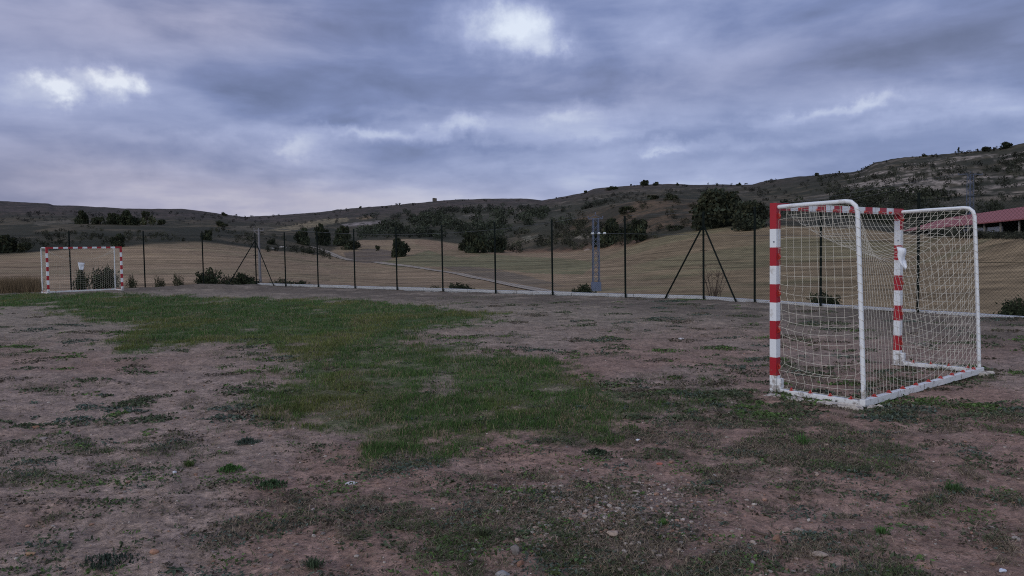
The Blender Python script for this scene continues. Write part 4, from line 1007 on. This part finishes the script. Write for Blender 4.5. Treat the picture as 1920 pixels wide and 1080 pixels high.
mb = MB(); mb.bar((-.6, 0, H - .12), (.6, 0, H - .12), .08, .08); mb.bar((-.6, 0, H - .2), (0, 0, H - .7), .05, .05); mb.build('crossarm', M_POLE, T)
for x in (-.55, 0, .55):
    mb = MB(); mb.tube([(x, 0, H - .08), (x, 0, H + .05), (x, 0, H + .1), (x, 0, H + .2)], [.03, .06, .04, .02], 7); mb.build('insulator', M_POLE, T)
def cable(label, a, b, sag, r=.02):
    pts = [np.array(a) * (1 - t) + np.array(b) * t - np.array([0, 0, sag * 4 * t * (1 - t)]) for t in np.linspace(0, 1, 28)]
    mb = MB(); mb.tube(pts, r, 4); tag(mb.build('power_line', M_CABLE, None), label, 'power line', 'overhead cables')
cable('overhead cable from the lattice tower rightwards past the huge oak', t1[3], at(2100, 420, 260), 1.6, .028)
cable('overhead cable from the lattice tower left to the concrete pole', t1[0], pt + np.array([.6, 0, .2]), 1.6, .022)
cable('upper cable climbing right from the oak to the thin pylon', t2[0], at(1180, 404, 300), 2.4, .05)
cable('lower cable between the thin pylon and the oak', t2[1], at(1240, 400, 330), 4.5, .035)

# ------------------------------------------------------------------ shed
m, nt_, b_, nb_ = new_mat('red_roof_sheet')
tc = nb_.obj(); wv = N(nt_, 'ShaderNodeTexWave', wave_type='BANDS', bands_direction='Y'); nt_.links.new(tc, wv.inputs['Vector']); wv.inputs['Scale'].default_value = .55; wv.inputs['Distortion'].default_value = .2
nn = nb_.noise(tc, .25, 5, .6); cc = nb_.mix(nn, (.27, .085, .082), (.33, .118, .110)); cc = nb_.mix(1.0, cc, nb_.math('MULTIPLY_ADD', wv.outputs[0], .35, .8), 'MULTIPLY')
nt_.links.new(cc, b_.inputs['Base Color']); b_.inputs['Roughness'].default_value = .75
M_ROOF = m
M_SHEDW = paint('pale_render', (.30, .31, .34), .9, .1, .15, .6, dirt=((.2, .18, .16), .8, .55, .6)); M_SHEDC = paint('shed_concrete', (.26, .245, .22), .9, .1, .2, .5); M_SHEDD = paint('dark_boarding', (.035, .033, .032), .9, .1, .2, .5)
E0 = np.array([101.8, 200.0]); ed = np.array([-.299, -.954]); pd = np.array([.954, -.299])
SZ = {'g': 2.0, 'e': 5.0, 'r': 8.1}; LEN = 112; HS = 10.0
sh = thing('shed', 'long open sided shed with faded red roof at the right edge', 'shed', (E0[0], E0[1], 0), math.atan2(ed[1], ed[0]))
# local x along the eave, local y: rot90(ed) = (.954,-.299) = towards the ridge
mb = MB()
def roof_plane(y0, z0, y1, z1):
    V = [(-.5, y0, z0), (LEN, y0, z0), (LEN, y1, z1), (-.5, y1, z1)]; V += [(x, y, z - .18) for x, y, z in V]
    mb.add(V, [[0, 1, 2, 3], [7, 6, 5, 4], [0, 4, 5, 1], [2, 6, 7, 3], [1, 5, 6, 2], [0, 3, 7, 4]])
roof_plane(-.4, SZ['e'], HS, SZ['r']); roof_plane(2 * HS + .4, SZ['e'] - .002, HS + .004, SZ['r'] - .002)
mb.build('roof', M_ROOF, sh)
mb = MB(); mb.box((LEN / 2, HS + 9.6, 3), (LEN, .3, 4.2)); mb.build('rear_wall', M_SHEDD, sh)
mb = MB(); mb.box((.15, HS, 2.8), (.3, 2 * HS - .6, 4.4)); mb.build('end_wall', M_SHEDD, sh)
for k in range(9):
    mb = MB(); x = 36 + k * 9.0 if k else 29.5; mb.box((x, .3, (SZ['g'] + SZ['e'] - .2) / 2 - .5), ((.6 if k == 0 else .22), (.45 if k == 0 else .22), SZ['e'] - SZ['g'] + .8)); mb.build('pillar', M_SHEDC, sh)
for k in range(5):
    mb = MB(); x = 36.6 + 9 * k + 4; mb.box((x, .7, 3.6), (7.8, .2, 1.2)); mb.build('low_wall', M_SHEDW, sh)
mb = MB(); mb.box((15, .5, 2.3), (28, .3, 3.0)); mb.build('side_wall', M_SHEDD, sh)

# ------------------------------------------------------------------ small things far off
M_RUIN = paint('dark_rubble_stone', (.085, .072, .065), .95, .1, .3, .1)
p = hit(815, 377, 700); r = thing('stone_ruin', 'small square stone ruin on the middle skyline', 'ruin', p)
D = np.linalg.norm(p); mb = MB(); u = D / FPX
mb.box((0, 0, 2.2 * u), (7.5 * u, 6 * u, 6 * u)); mb.box((-1.4 * u, 0, 5.55 * u), (3.6 * u, 5.2 * u, .7 * u)); mb.box((2.2 * u, 1 * u, 5.4 * u), (2.2 * u, 3 * u, .4 * u)); mb.build('wall', M_RUIN, r, bevel=.3)
def rock_mesh(seed, sub=2, sq=.6):
    r_ = np.random.default_rng(seed); import bmesh
    bm = bmesh.new(); bmesh.ops.create_icosphere(bm, subdivisions=sub, radius=1.0)
    sd_ = r_.normal(size=(7, 3)); sd_ /= np.linalg.norm(sd_, axis=1, keepdims=True); cut = r_.uniform(.55, .9, 7)
    V = np.array([v.co[:] for v in bm.verts])
    for q, c_ in zip(sd_, cut):
        dd = V @ q; V = V - np.clip(dd - c_, 0, None)[:, None] * q[None, :]
    V += r_.normal(0, .025, V.shape); V[:, 2] *= sq
    F = np.array([[v.index for v in f.verts] for f in bm.faces]); bm.free(); return V, F
def far_rock(label, px, py, w_, h, rmin, col):
    p = hit(px, py, rmin); D = np.linalg.norm(p - CAMP); V, F = rock_mesh(int(px), 2, 1)
    o = mesh_np('boulder', V, F, M_STONE, cols=np.tile(col, (len(V), 1))); o.location = tuple(p); o.scale = (w_ * D / FPX / 2, w_ * D / FPX / 2, h * D / FPX); tag(o, label, 'boulder')
far_rock('pale flat boulder beside the upper track', 531, 464, 18, 3.4, 200, (.42, .39, .36))
far_rock('small pale rock pile left of the upper track', 508, 466, 14, 2.0, 200, (.30, .28, .25))
far_rock('scatter of pale rubble on the field edge behind the lattice tower', 1102, 470, 16, 4, 200, (.30, .24, .2))

# ------------------------------------------------------------------ lawn grass blades
def blades(name, label, x, y, h, w_, lean, cols, mat, rng, z=None):
    n = len(x); z = zplot(x, y) - .004 if z is None else z; a = rng.uniform(0, 2 * PI, n); la = rng.uniform(0, 2 * PI, n); ln = h * lean * rng.uniform(.2, 1.3, n)
    dx, dy = np.cos(a) * w_ / 2, np.sin(a) * w_ / 2; mx, my = np.cos(la) * ln, np.sin(la) * ln
    V = np.stack([np.stack([x - dx, y - dy, z], 1), np.stack([x + dx, y + dy, z], 1), np.stack([x + dx * .7 + mx * .35, y + dy * .7 + my * .35, z + h * .6], 1),
                  np.stack([x - dx * .7 + mx * .35, y - dy * .7 + my * .35, z + h * .6], 1), np.stack([x + mx, y + my, z + h], 1)], 1)
    b = (np.arange(n) * 5)[:, None]; Q = b + np.array([[0, 1, 2, 3]]); T = b + np.array([[3, 2, 4]])
    return mesh_np(name, V.reshape(-1, 3), [T, Q], mat, cols=np.repeat(cols, 5, 0))
def sample(n, y0, y1, fun, rng, power=1.0, xr=.70):
    """points in the view wedge, more per square metre near the camera; kept with probability fun(x, y)"""
    t = rng.uniform(0, 1, n); y = np.exp(np.log(y0) + t * (np.log(y1) - np.log(y0))); x = rng.uniform(-xr, xr, n) * y
    k = rng.uniform(0, 1, n) < fun(x, y); return x[k], y[k]
r_ = np.random.default_rng(21)
x, y = sample(760000, 5.6, 38, lambda a, b: lawn(a, b) ** 1.2, r_)
n = len(x); ph = fbm(x * .55, y * .4, 201, 4); yel = sstep(.5, .66, fbm(x * .9, y * .5, 207, 4))[:, None]
cols = (np.array([.066, .118, .035]) * (1 - yel) + np.array([.125, .140, .044]) * yel) * r_.uniform(.55, 1.45, (n, 1)) * (.75 + .5 * ph[:, None])
dry = (r_.uniform(0, 1, n) < .10 + .25 * sstep(.5, .65, fbm(x * 2.3, y * 1.6, 209, 3)))[:, None]; cols = np.where(dry, np.array([.26, .21, .13]) * r_.uniform(.6, 1.2, (n, 1)), cols)
o = blades('lawn_grass', '', x, y, r_.uniform(.015, .055, n) * (.75 + y / 40) * (.15 + 1.7 * np.clip(fbm(x * 2.6, y * 2.6, 213, 3) * 1.6 - .3, 0, 1)), .0032 * (1 + y / 9), .8, cols, M_GRASS, r_)
tag(o, 'short green grass on the middle of the pitch', 'grass', kind='stuff')
# sparse dry and green tufts over the dirt
def wprob(a, b): return np.clip(weeds(a, b) * 1.0 + .02, 0, 1) * (1 - .8 * lawn(a, b))
x, y = sample(560000, 3.3, 30, lambda a, b: wprob(a, b) ** 1.1 * .85, r_)
n = len(x); gsel = (fbm(x * 1.7, y * 1.7, 221, 3) + r_.normal(0, .06, n) > .52)[:, None]
cols = np.where(gsel, np.array([.088, .112, .052]) * r_.uniform(.45, 1.6, (n, 1)), np.array([.225, .182, .130]) * r_.uniform(.3, 1.6, (n, 1)))
o = blades('sparse_grass', '', x, y, r_.uniform(.01, .045, n), .0028 * (1 + y / 9), 1.7, cols, M_GRASS, r_)
tag(o, 'sparse withered grass over the bare earth', 'grass', kind='stuff')
BASE = [(1452, 742), (1622, 758), (1834, 700), (1688, 688)]; BW = [gp(*q)[:2] for q in BASE]; bx_, by_ = [], []
for a_, b_ in ((0, 1), (1, 2), (2, 3)):
    t_ = r_.uniform(0, 1, 1100); sel = fbm(t_ * 9, t_ * 0 + a_ * 7.7, 231, 3) > .44; q_ = BW[a_][None] * (1 - t_[sel, None]) + BW[b_][None] * t_[sel, None] + r_.normal(0, .035, (sel.sum(), 2)); bx_.append(q_[:, 0]); by_.append(q_[:, 1])
bx_ = np.concatenate(bx_); by_ = np.concatenate(by_); n = len(bx_)
o = blades('edge_grass', '', bx_, by_, r_.uniform(.02, .075, n), .0042, 1.0, np.where((r_.uniform(0, 1, n) < .5)[:, None], np.array([.06, .082, .036]), np.array([.15, .12, .08])) * r_.uniform(.5, 1.4, (n, 1)), M_GRASS, r_)
tag(o, 'grass and stalks growing along the ground bars of the near goal', 'grass', kind='stuff')
# dry litter lying flat
x, y = sample(60000, 3.3, 20, lambda a, b: np.clip(.12 + weeds(a, b), 0, 1) * (1 - .5 * lawn(a, b)), r_)
n = len(x); a = r_.uniform(0, 2 * PI, n); ln = r_.uniform(.02, .10, n); zz = zplot(x, y) + .004
e = np.stack([np.cos(a) * ln / 2, np.sin(a) * ln / 2, r_.normal(0, .006, n)], 1); wv_ = np.stack([-np.sin(a), np.cos(a), np.zeros(n)], 1) * (.0013 * (1 + y / 8))[:, None]; c0 = np.stack([x, y, zz], 1)
V = np.stack([c0 - e - wv_, c0 - e + wv_, c0 + e + wv_, c0 + e - wv_], 1).reshape(-1, 3); V[:, 2] += np.repeat(r_.uniform(0, .008, n), 4)
tn = r_.uniform(.35, 1.5, n); cols = np.repeat(tn, 4)[:, None] * np.array([.21, .165, .12])
tag(mesh_np('straw_litter', V, np.arange(4 * n).reshape(n, 4), M_DRY, cols=cols), 'dry stems and straw lying on the earth', 'litter', kind='stuff')
# creeping weed mats
def clumps(lst, rng):
    Vs, Fs, Cs = [], [], []; k0 = 0
    for cx_, cy_, rx, ry, col, dens, leaf in lst:
        n = int(max(14, dens * rx * ry * PI)); n = min(n, 1500)
        rr = np.sqrt(rng.uniform(0, 1, n)); a = rng.uniform(0, 2 * PI, n); wob = 1 + .45 * np.sin(a * 3 + rng.uniform(0, 6)) * np.sin(a * 2 + rng.uniform(0, 6))
        x = cx_ + rx * rr * np.cos(a) * wob; y = cy_ + ry * rr * np.sin(a) * wob
        z = zplot(x, y) + rng.uniform(.002, .035, n) * (1 - rr * .75)
        V, F = leaf_quads(np.stack([x, y, z], 1), leaf * np.ones(n), rng, flat=.45, aspect=2.0)
        tn = rng.uniform(.45, 1.5, n); c_ = np.repeat(tn, 4)[:, None] * np.array(col); Vs.append(V); Fs.append(F + k0); Cs.append(c_); k0 += len(V)
    return np.concatenate(Vs), np.concatenate(Fs), np.concatenate(Cs)
GRN, DKG, BLG, DED = (.085, .135, .046), (.078, .096, .056), (.082, .106, .084), (.115, .098, .074)
SPEC = [(1500, 753, 40, 5, DKG), (1560, 764, 50, 5, DED), (1640, 772, 50, 6, DKG), (1700, 750, 40, 5, DKG), (1765, 733, 40, 5, DED), (1825, 714, 30, 4, DKG), (1448, 741, 24, 5, DKG), (1380, 735, 50, 6, DKG), (280, 808, 22, 8, GRN), (205, 786, 34, 8, DKG), (165, 739, 40, 5, GRN), (190, 832, 42, 10, BLG), (340, 822, 60, 14, DED), (300, 745, 30, 5, DKG), (35, 828, 45, 9, DKG), (150, 716, 40, 6, DKG),
        (60, 935, 60, 12, DED), (140, 945, 90, 14, DED), (245, 905, 40, 12, DKG), (120, 795, 40, 6, DKG), (620, 980, 120, 30, DED), (560, 945, 30, 10, BLG), (710, 1020, 80, 24, DKG), (800, 1035, 80, 20, DKG),
        (300, 880, 60, 10, DKG), (420, 905, 50, 10, DKG), (880, 965, 40, 12, DED), (935, 968, 32, 12, GRN), (1000, 893, 30, 8, GRN), (980, 880, 50, 8, DKG), (1150, 880, 60, 10, BLG), (1090, 905, 60, 12, DED), (1180, 905, 90, 16, DKG),
        (1320, 905, 40, 9, BLG), (1250, 860, 60, 8, DKG), (1120, 848, 34, 10, DKG), (1360, 880, 80, 10, DED), (1560, 885, 90, 16, DKG), (1650, 890, 70, 18, DKG), (1840, 868, 60, 14, DKG), (1690, 985, 50, 14, GRN), (1730, 1000, 50, 16, DKG),
        (1880, 935, 60, 22, DKG), (1660, 1045, 90, 18, DKG), (1730, 1055, 50, 14, GRN), (1500, 940, 60, 14, DED), (1420, 960, 70, 16, DED), (1290, 1000, 70, 16, DED), (1900, 890, 50, 14, DKG), (1440, 720, 40, 5, DKG), (1510, 740, 60, 6, DKG),
        (930, 660, 40, 5, GRN), (1130, 660, 22, 5, BLG), (1185, 672, 26, 3, DKG), (770, 625, 40, 5, DKG), (1330, 695, 40, 5, DKG), (1290, 690, 40, 5, DKG), (1100, 600, 22, 3, DKG), (1060, 610, 30, 2, DKG), (880, 648, 30, 3, DKG),
        (1350, 740, 60, 7, DKG), (1250, 745, 70, 8, DKG), (1300, 790, 80, 10, DKG), (1420, 800, 60, 10, DED), (1800, 790, 70, 8, DKG), (1880, 760, 60, 7, DKG), (1700, 800, 70, 8, DKG), (830, 905, 40, 10, DKG), (700, 890, 70, 14, DKG),
        (1600, 830, 60, 8, DKG), (1770, 830, 60, 8, DED), (1550, 1000, 70, 14, DED), (1850, 1000, 70, 14, DED), (1380, 1050, 90, 14, DED), (500, 1000, 60, 16, DKG), (100, 1000, 60, 12, DKG), (330, 960, 60, 12, DED), (420, 990, 60, 14, DED), (590, 900, 50, 10, DED)]
lst = []
for px, py, wx, hy, col in SPEC:
    q = gp(px, py); k = q[1] / FPX; lst.append((q[0], q[1], wx * k * .8, hy * k * q[1] / EYE * .8, col, 900 if q[1] < 9 else 380, .016 if q[1] < 7 else .022))
r_ = np.random.default_rng(33)
x, y = sample(4200, 3.4, 26, lambda a, b: np.clip(.16 + weeds(a, b), 0, 1) * (1 - .85 * lawn(a, b)), r_)
for a, b in zip(x, y):
    rr = (.025 + .10 * r_.uniform() ** 2) * (1 + b / 10); lst.append((a, b, rr * r_.uniform(.8, 1.7), rr * r_.uniform(.6, 1.2), [DKG, DKG, DED, BLG, GRN][r_.integers(0, 5)], 1500 if b < 9 else 700, .012 if b < 7 else .022))
V, F, C_ = clumps(lst, r_)
tag(mesh_np('ground_weeds', V, F, M_WEED, cols=C_), 'dark creeping weeds spread in mats over the dirt', 'weeds', kind='stuff')

# ------------------------------------------------------------------ pebbles
base_rocks = [rock_mesh(s, 1, .62) for s in range(6)]
def pebbles(x, y, size, cols, rng, sink=.25):
    Vs, Fs, Cs = [], [], []; k0 = 0; which = rng.integers(0, 6, len(x))
    for w_ in range(6):
        s = np.where(which == w_)[0]
        if not len(s): continue
        BV, BF = base_rocks[w_]; a = rng.uniform(0, 2 * PI, len(s)); st = rng.uniform(.7, 1.5, len(s)); ca, sa = np.cos(a)[:, None], np.sin(a)[:, None]; S_ = size[s][:, None]
        VX = (BV[None, :, 0] * ca * st[:, None] - BV[None, :, 1] * sa) * S_ + x[s][:, None]; VY = (BV[None, :, 0] * sa * st[:, None] + BV[None, :, 1] * ca) * S_ + y[s][:, None]
        VZ = BV[None, :, 2] * S_ + (zplot(x[s], y[s]) + size[s] * (.62 - 2 * .62 * sink))[:, None] * 1.0
        V = np.stack([VX, VY, VZ], -1); Vs.append(V.reshape(-1, 3)); nb0 = len(BV)
        Fs.append((BF[None] + (np.arange(len(s)) * nb0)[:, None, None]).reshape(-1, 3) + k0); Cs.append(np.repeat(cols[s], nb0, 0)); k0 += len(s) * nb0
    return np.concatenate(Vs), np.concatenate(Fs), np.concatenate(Cs)
x1, y1 = sample(24000, 3.4, 17, lambda a, b: np.clip(.42 - .35 * lawn(a, b) + .0 * a, 0, 1), r_)
x2 = r_.normal(GRAV[0], .36, 2400); y2 = r_.normal(GRAV[1], .36, 2400)
x = np.concatenate([x1, x2]); y = np.concatenate([y1, y2]); n = len(x)
size = np.concatenate([np.clip(r_.lognormal(-5.35, .50, len(x1)), .002, .020), np.clip(r_.lognormal(-4.75, .40, len(x2)), .004, .022)])
pal = np.array([[.27, .20, .16], [.31, .25, .21], [.22, .16, .13], [.37, .32, .28], [.30, .18, .13], [.20, .175, .16]])
cols = pal[r_.integers(0, 6, n)] * r_.uniform(.6, 1.25, (n, 1))
V, F, C_ = pebbles(x, y, size, cols, r_)
tag(mesh_np('gravel', V, F, M_STONE, cols=C_, smooth=False), 'small pebbles and gravel strewn over the earth', 'gravel', kind='stuff')
x, y = sample(15000, 3.3, 16, lambda a, b: np.clip(.55 - .5 * lawn(a, b), 0, 1) * sstep(.38, .62, fbm(a * 2.1, b * 2.1, 301, 3)), r_); n = len(x)
cols = np.array([.22, .165, .135]) * r_.uniform(.35, 1.15, (n, 1)); V, F, C_ = pebbles(x, y, np.clip(r_.lognormal(-4.9, .5, n), .003, .026), cols, r_, sink=.42)
tag(mesh_np('earth_clods', V, F, M_STONE, cols=C_), 'crumbled clods of brown earth', 'clods', kind='stuff')
ST = [(660, 905, 28, 8, (.62, .60, .60), 'bright white flat stone in the left centre foreground'), (1458, 1013, 23, 22, (.27, .16, .115), 'big reddish brown stone standing out in the right foreground'),
      (1537, 1046, 34, 14, (.36, .29, .24), 'flat tan stone lying in front of the big reddish brown stone'), (1366, 1018, 16, 14, (.26, .19, .15), 'round brown stone left of the big reddish brown one'),
      (1372, 998, 10, 8, (.30, .25, .21), 'small round stone above the round brown one'), (1149, 1005, 26, 14, (.40, .31, .25), 'oblong tan stone on the lower edge of the gravel patch'),
      (967, 1040, 26, 26, (.20, .175, .165), 'large grey half buried stone at the bottom centre'), (976, 1056, 18, 14, (.25, .14, .10), 'brown lump right below the large grey stone'),
      (943, 1074, 36, 14, (.36, .34, .33), 'pale stone cut by the bottom edge of the view'), (289, 1042, 20, 12, (.40, .22, .15), 'orange tile fragment beside the dark weed mat'),
      (57, 1040, 22, 8, (.40, .25, .15), 'orange flat stone in the lower left corner'), (67, 798, 16, 7, (.28, .15, .10), 'rust brown stone at the far left on the dirt'),
      (80, 823, 20, 6, (.30, .25, .23), 'grey flat stone left of the bluish weed clump'), (165, 878, 20, 8, (.27, .21, .19), 'pale brown stone on the left bare patch'),
      (327, 889, 10, 6, (.66, .68, .74), 'small white chip near the bright green weed'), (1196, 826, 12, 8, (.66, .66, .70), 'white scrap stone beyond the gravel patch'),
      (1230, 835, 9, 7, (.24, .17, .13), 'small brown stone right of the white scrap stone'), (1237, 875, 14, 5, (.42, .15, .11), 'red brick chip in the centre right foreground'),
      (1265, 1008, 16, 7, (.42, .17, .13), 'red brick chip right of the gravel patch'), (1339, 890, 10, 6, (.45, .42, .40), 'small pale stone beside the grey weed rosette'),
      (1412, 1062, 14, 12, (.28, .25, .24), 'grey rounded stone near the bottom right of centre'), (1498, 998, 26, 10, (.32, .26, .22), 'tan stone behind the big reddish brown stone'),
      (1277, 638, 14, 5, (.60, .58, .58), 'white stone lying on the far bare dirt'), (1905, 1012, 18, 12, (.36, .31, .28), 'pale stone at the right picture edge'),
      (1482, 783, 12, 6, (.45, .42, .40), 'pale stone in front of the near goal'), (1516, 980, 9, 8, (.48, .44, .42), 'small whitish stone behind the tan one'),
      (587, 960, 9, 7, (.40, .36, .34), 'small pale stone at the top of the dark litter'), (588, 1007, 10, 7, (.42, .37, .33), 'small pale stone at the foot of the dark litter'),
      (888, 1032, 12, 7, (.38, .33, .30), 'pale stone among weeds left of the large grey stone'), (1880, 1072, 16, 10, (.62, .66, .76), 'white scrap at the bottom right corner'),
      (812, 960, 10, 6, (.44, .40, .38), 'small pale pebble right of the dark litter'), (300, 995, 16, 6, (.30, .22, .18), 'brown stone in the lower left dirt')]
for i, (px, py, wx, hy, col, lb) in enumerate(ST):
    q = gp(px, py); k = q[1] / FPX; V, F = rock_mesh(100 + i, 3, 1.0); r_ = np.random.default_rng(i)
    V = V + .07 * np.sin(V[:, [1, 2, 0]] * 4 + i); o = mesh_np('stone', V, F, M_STONE, cols=np.tile(tuple(c_ * .85 for c_ in col), (len(V), 1)) * r_.uniform(.8, 1.15, (len(V), 1)))
    sx_ = wx * k * .45; szz = max(hy * k * .5, .006); o.scale = (sx_, sx_ * .75, szz); o.rotation_euler = (0, 0, r_.uniform(-.4, .4)); o.location = (q[0], q[1], float(zplot(q[:1], q[1:2])[0]) + szz * .40)
    tag(o, lb, 'stone', 'single stones on the earth')
# ------------------------------------------------------------------ single weeds: rosettes and tufts
def rosette(px, py, wpx, col, lb, kind, seed, up=.35):
    r_ = np.random.default_rng(seed); q = gp(px, py); R = wpx * q[1] / FPX / 2; n = {'rosette': 14, 'tuft': 150, 'mat': 420}[kind]; V = []; Q = []; Tn = []
    for k in range(n):
        if kind == 'mat':
            a0 = r_.uniform(0, 2 * PI); rr = R * r_.uniform() ** .8 * (1 + .3 * math.sin(3 * a0 + seed) * math.sin(2 * a0 + 2 * seed)); o_ = np.array([rr * math.cos(a0), .7 * rr * math.sin(a0), r_.uniform(0, .045) * max(0, 1 - rr / R)]); L_, wl = r_.uniform(.012, .032), r_.uniform(.005, .011)
        elif kind == 'tuft': o_ = np.array([r_.normal(0, R * .35), r_.normal(0, R * .3), 0]); L_, wl = R * r_.uniform(.5, 1.0), .004
        else: o_ = np.zeros(3); L_, wl = R * r_.uniform(.65, 1.1), R * .26
        a = r_.uniform(0, 2 * PI) if kind != 'rosette' else 2 * PI * k * .382 + r_.normal(0, .15); e_ = r_.uniform(.05, up + .15) if kind == 'rosette' else r_.uniform(.4, 1.4)
        dv = np.array([math.cos(a) * math.cos(e_), math.sin(a) * math.cos(e_), math.sin(e_)]); sv = np.array([-math.sin(a), math.cos(a), 0]); b0 = len(V); t_ = r_.uniform(.6, 1.45)
        for s, wd in ((0, .25), (.35, .8), (.7, 1.0), (1.0, .12)):
            c_ = o_ + dv * L_ * s - np.array([0, 0, .35 * L_ * s * s * (kind == 'rosette')]) + np.array([0, 0, .004])
            V += [c_ - sv * wl / 2 * wd + np.array([0, 0, .12 * wl * wd]), c_, c_ + sv * wl / 2 * wd + np.array([0, 0, .12 * wl * wd])]; Tn += [t_] * 3
        for j in range(3):
            for i in range(2): Q.append([b0 + j * 3 + i, b0 + j * 3 + i + 1, b0 + (j + 1) * 3 + i + 1, b0 + (j + 1) * 3 + i])
    V = np.array(V); cols = np.array(Tn)[:, None] * np.array(col)
    o = mesh_np('grass_tuft' if kind == 'tuft' else 'weed', V, np.array(Q), M_WEED, cols=cols); o.location = (q[0], q[1], float(zplot(q[:1], q[1:2])[0])); return tag(o, lb, 'grass tuft' if kind == 'tuft' else 'weed', 'single weeds on the earth')
for i, a in enumerate([(1085, 1046, 54, (.060, .095, .035), 'broad leaved green rosette in the bottom centre foreground', 'rosette'), (1035, 1071, 44, (.070, .088, .030), 'yellow green rosette cut low at the bottom centre', 'rosette'),
     (1018, 1040, 46, (.058, .070, .034), 'ragged rosette left of the broad leaved green one', 'rosette'), (986, 1003, 34, (.055, .095, .050), 'small pale green rosette above the large grey stone', 'rosette'),
     (1018, 995, 26, (.048, .085, .036), 'thin green weed between gravel and small pale rosette', 'rosette'), (1192, 957, 44, (.060, .085, .072), 'grey green rosette on the top right of the gravel', 'rosette'),
     (1243, 985, 24, (.065, .12, .035), 'bright green little weed right of the gravel patch', 'tuft'), (432, 884, 50, (.045, .095, .028), 'bright green weed clump on the left dirt', 'mat'),
     (463, 834, 48, (.040, .056, .044), 'bluish green weed clump near the lawn edge at left', 'mat'), (205, 1055, 120, (.030, .040, .030), 'big dark weed mat at the bottom left', 'mat'),
     (589, 1066, 46, (.045, .064, .036), 'round green tuft at the bottom left of centre', 'tuft'), (328, 1068, 50, (.042, .058, .036), 'upright leafy weed at the bottom edge beside the big mat', 'rosette'),
     (510, 912, 64, (.040, .070, .032), 'mixed green clump below the bluish weed clump', 'mat'), (355, 872, 30, (.055, .080, .026), 'yellowish green tuft left of the bright green clump', 'tuft'),
     (1505, 834, 46, (.050, .10, .030), 'bright grass tuft in front of the near goal', 'tuft'), (1652, 1004, 30, (.055, .11, .034), 'green tuft low in the right foreground', 'tuft'),
     (1335, 905, 42, (.070, .080, .070), 'grey leaved weed beyond the red brick chips', 'rosette'), (1118, 846, 46, (.032, .046, .028), 'dark leafy weed right of the lawn edge', 'mat'),
     (1530, 1003, 44, (.045, .062, .048), 'spiky grey green weed beside the tan stone', 'rosette'), (1131, 662, 22, (.060, .085, .070), 'small silvery weed on the far bare dirt', 'rosette'),
     (1787, 922, 40, (.045, .085, .030), 'green tuft near the right side of the foreground', 'tuft'), (905, 1010, 40, (.050, .058, .030), 'scruffy tuft left of the small pale rosette', 'tuft')]):
    rosette(a[0], a[1], a[2], tuple(1.3 * c_ for c_ in a[3]), *a[4:], seed=300 + i)
# twigs
for i, (pts, lb) in enumerate([([(1382, 1022), (1392, 1036), (1408, 1043), (1425, 1040)], 'dark curved root on the earth beside the round brown stone'), ([(1408, 998), (1425, 1004), (1442, 1008)], 'pale broken stick left of the big reddish brown stone'),
                               ([(556, 1004), (553, 985), (554, 968)], 'thin dry stalk standing in the dark litter'), ([(40, 995), (40, 1005), (48, 1024)], 'pale bent dry stalk at the lower left')]):
    P = [gp(*q) for q in pts]; mb = MB()
    if i >= 2: P = [P[0]] + [at(q[0], q[1], P[0][1] + .01 * k) for k, q in enumerate(pts[1:])]
    else: P = [p_ + np.array([0, 0, .012]) for p_ in P]
    mb.tube(P, [.008 if i < 2 else .003] * len(P), 6); tag(mb.build('stick', M_DRYTWIG, None, smooth=True), lb, 'stick')
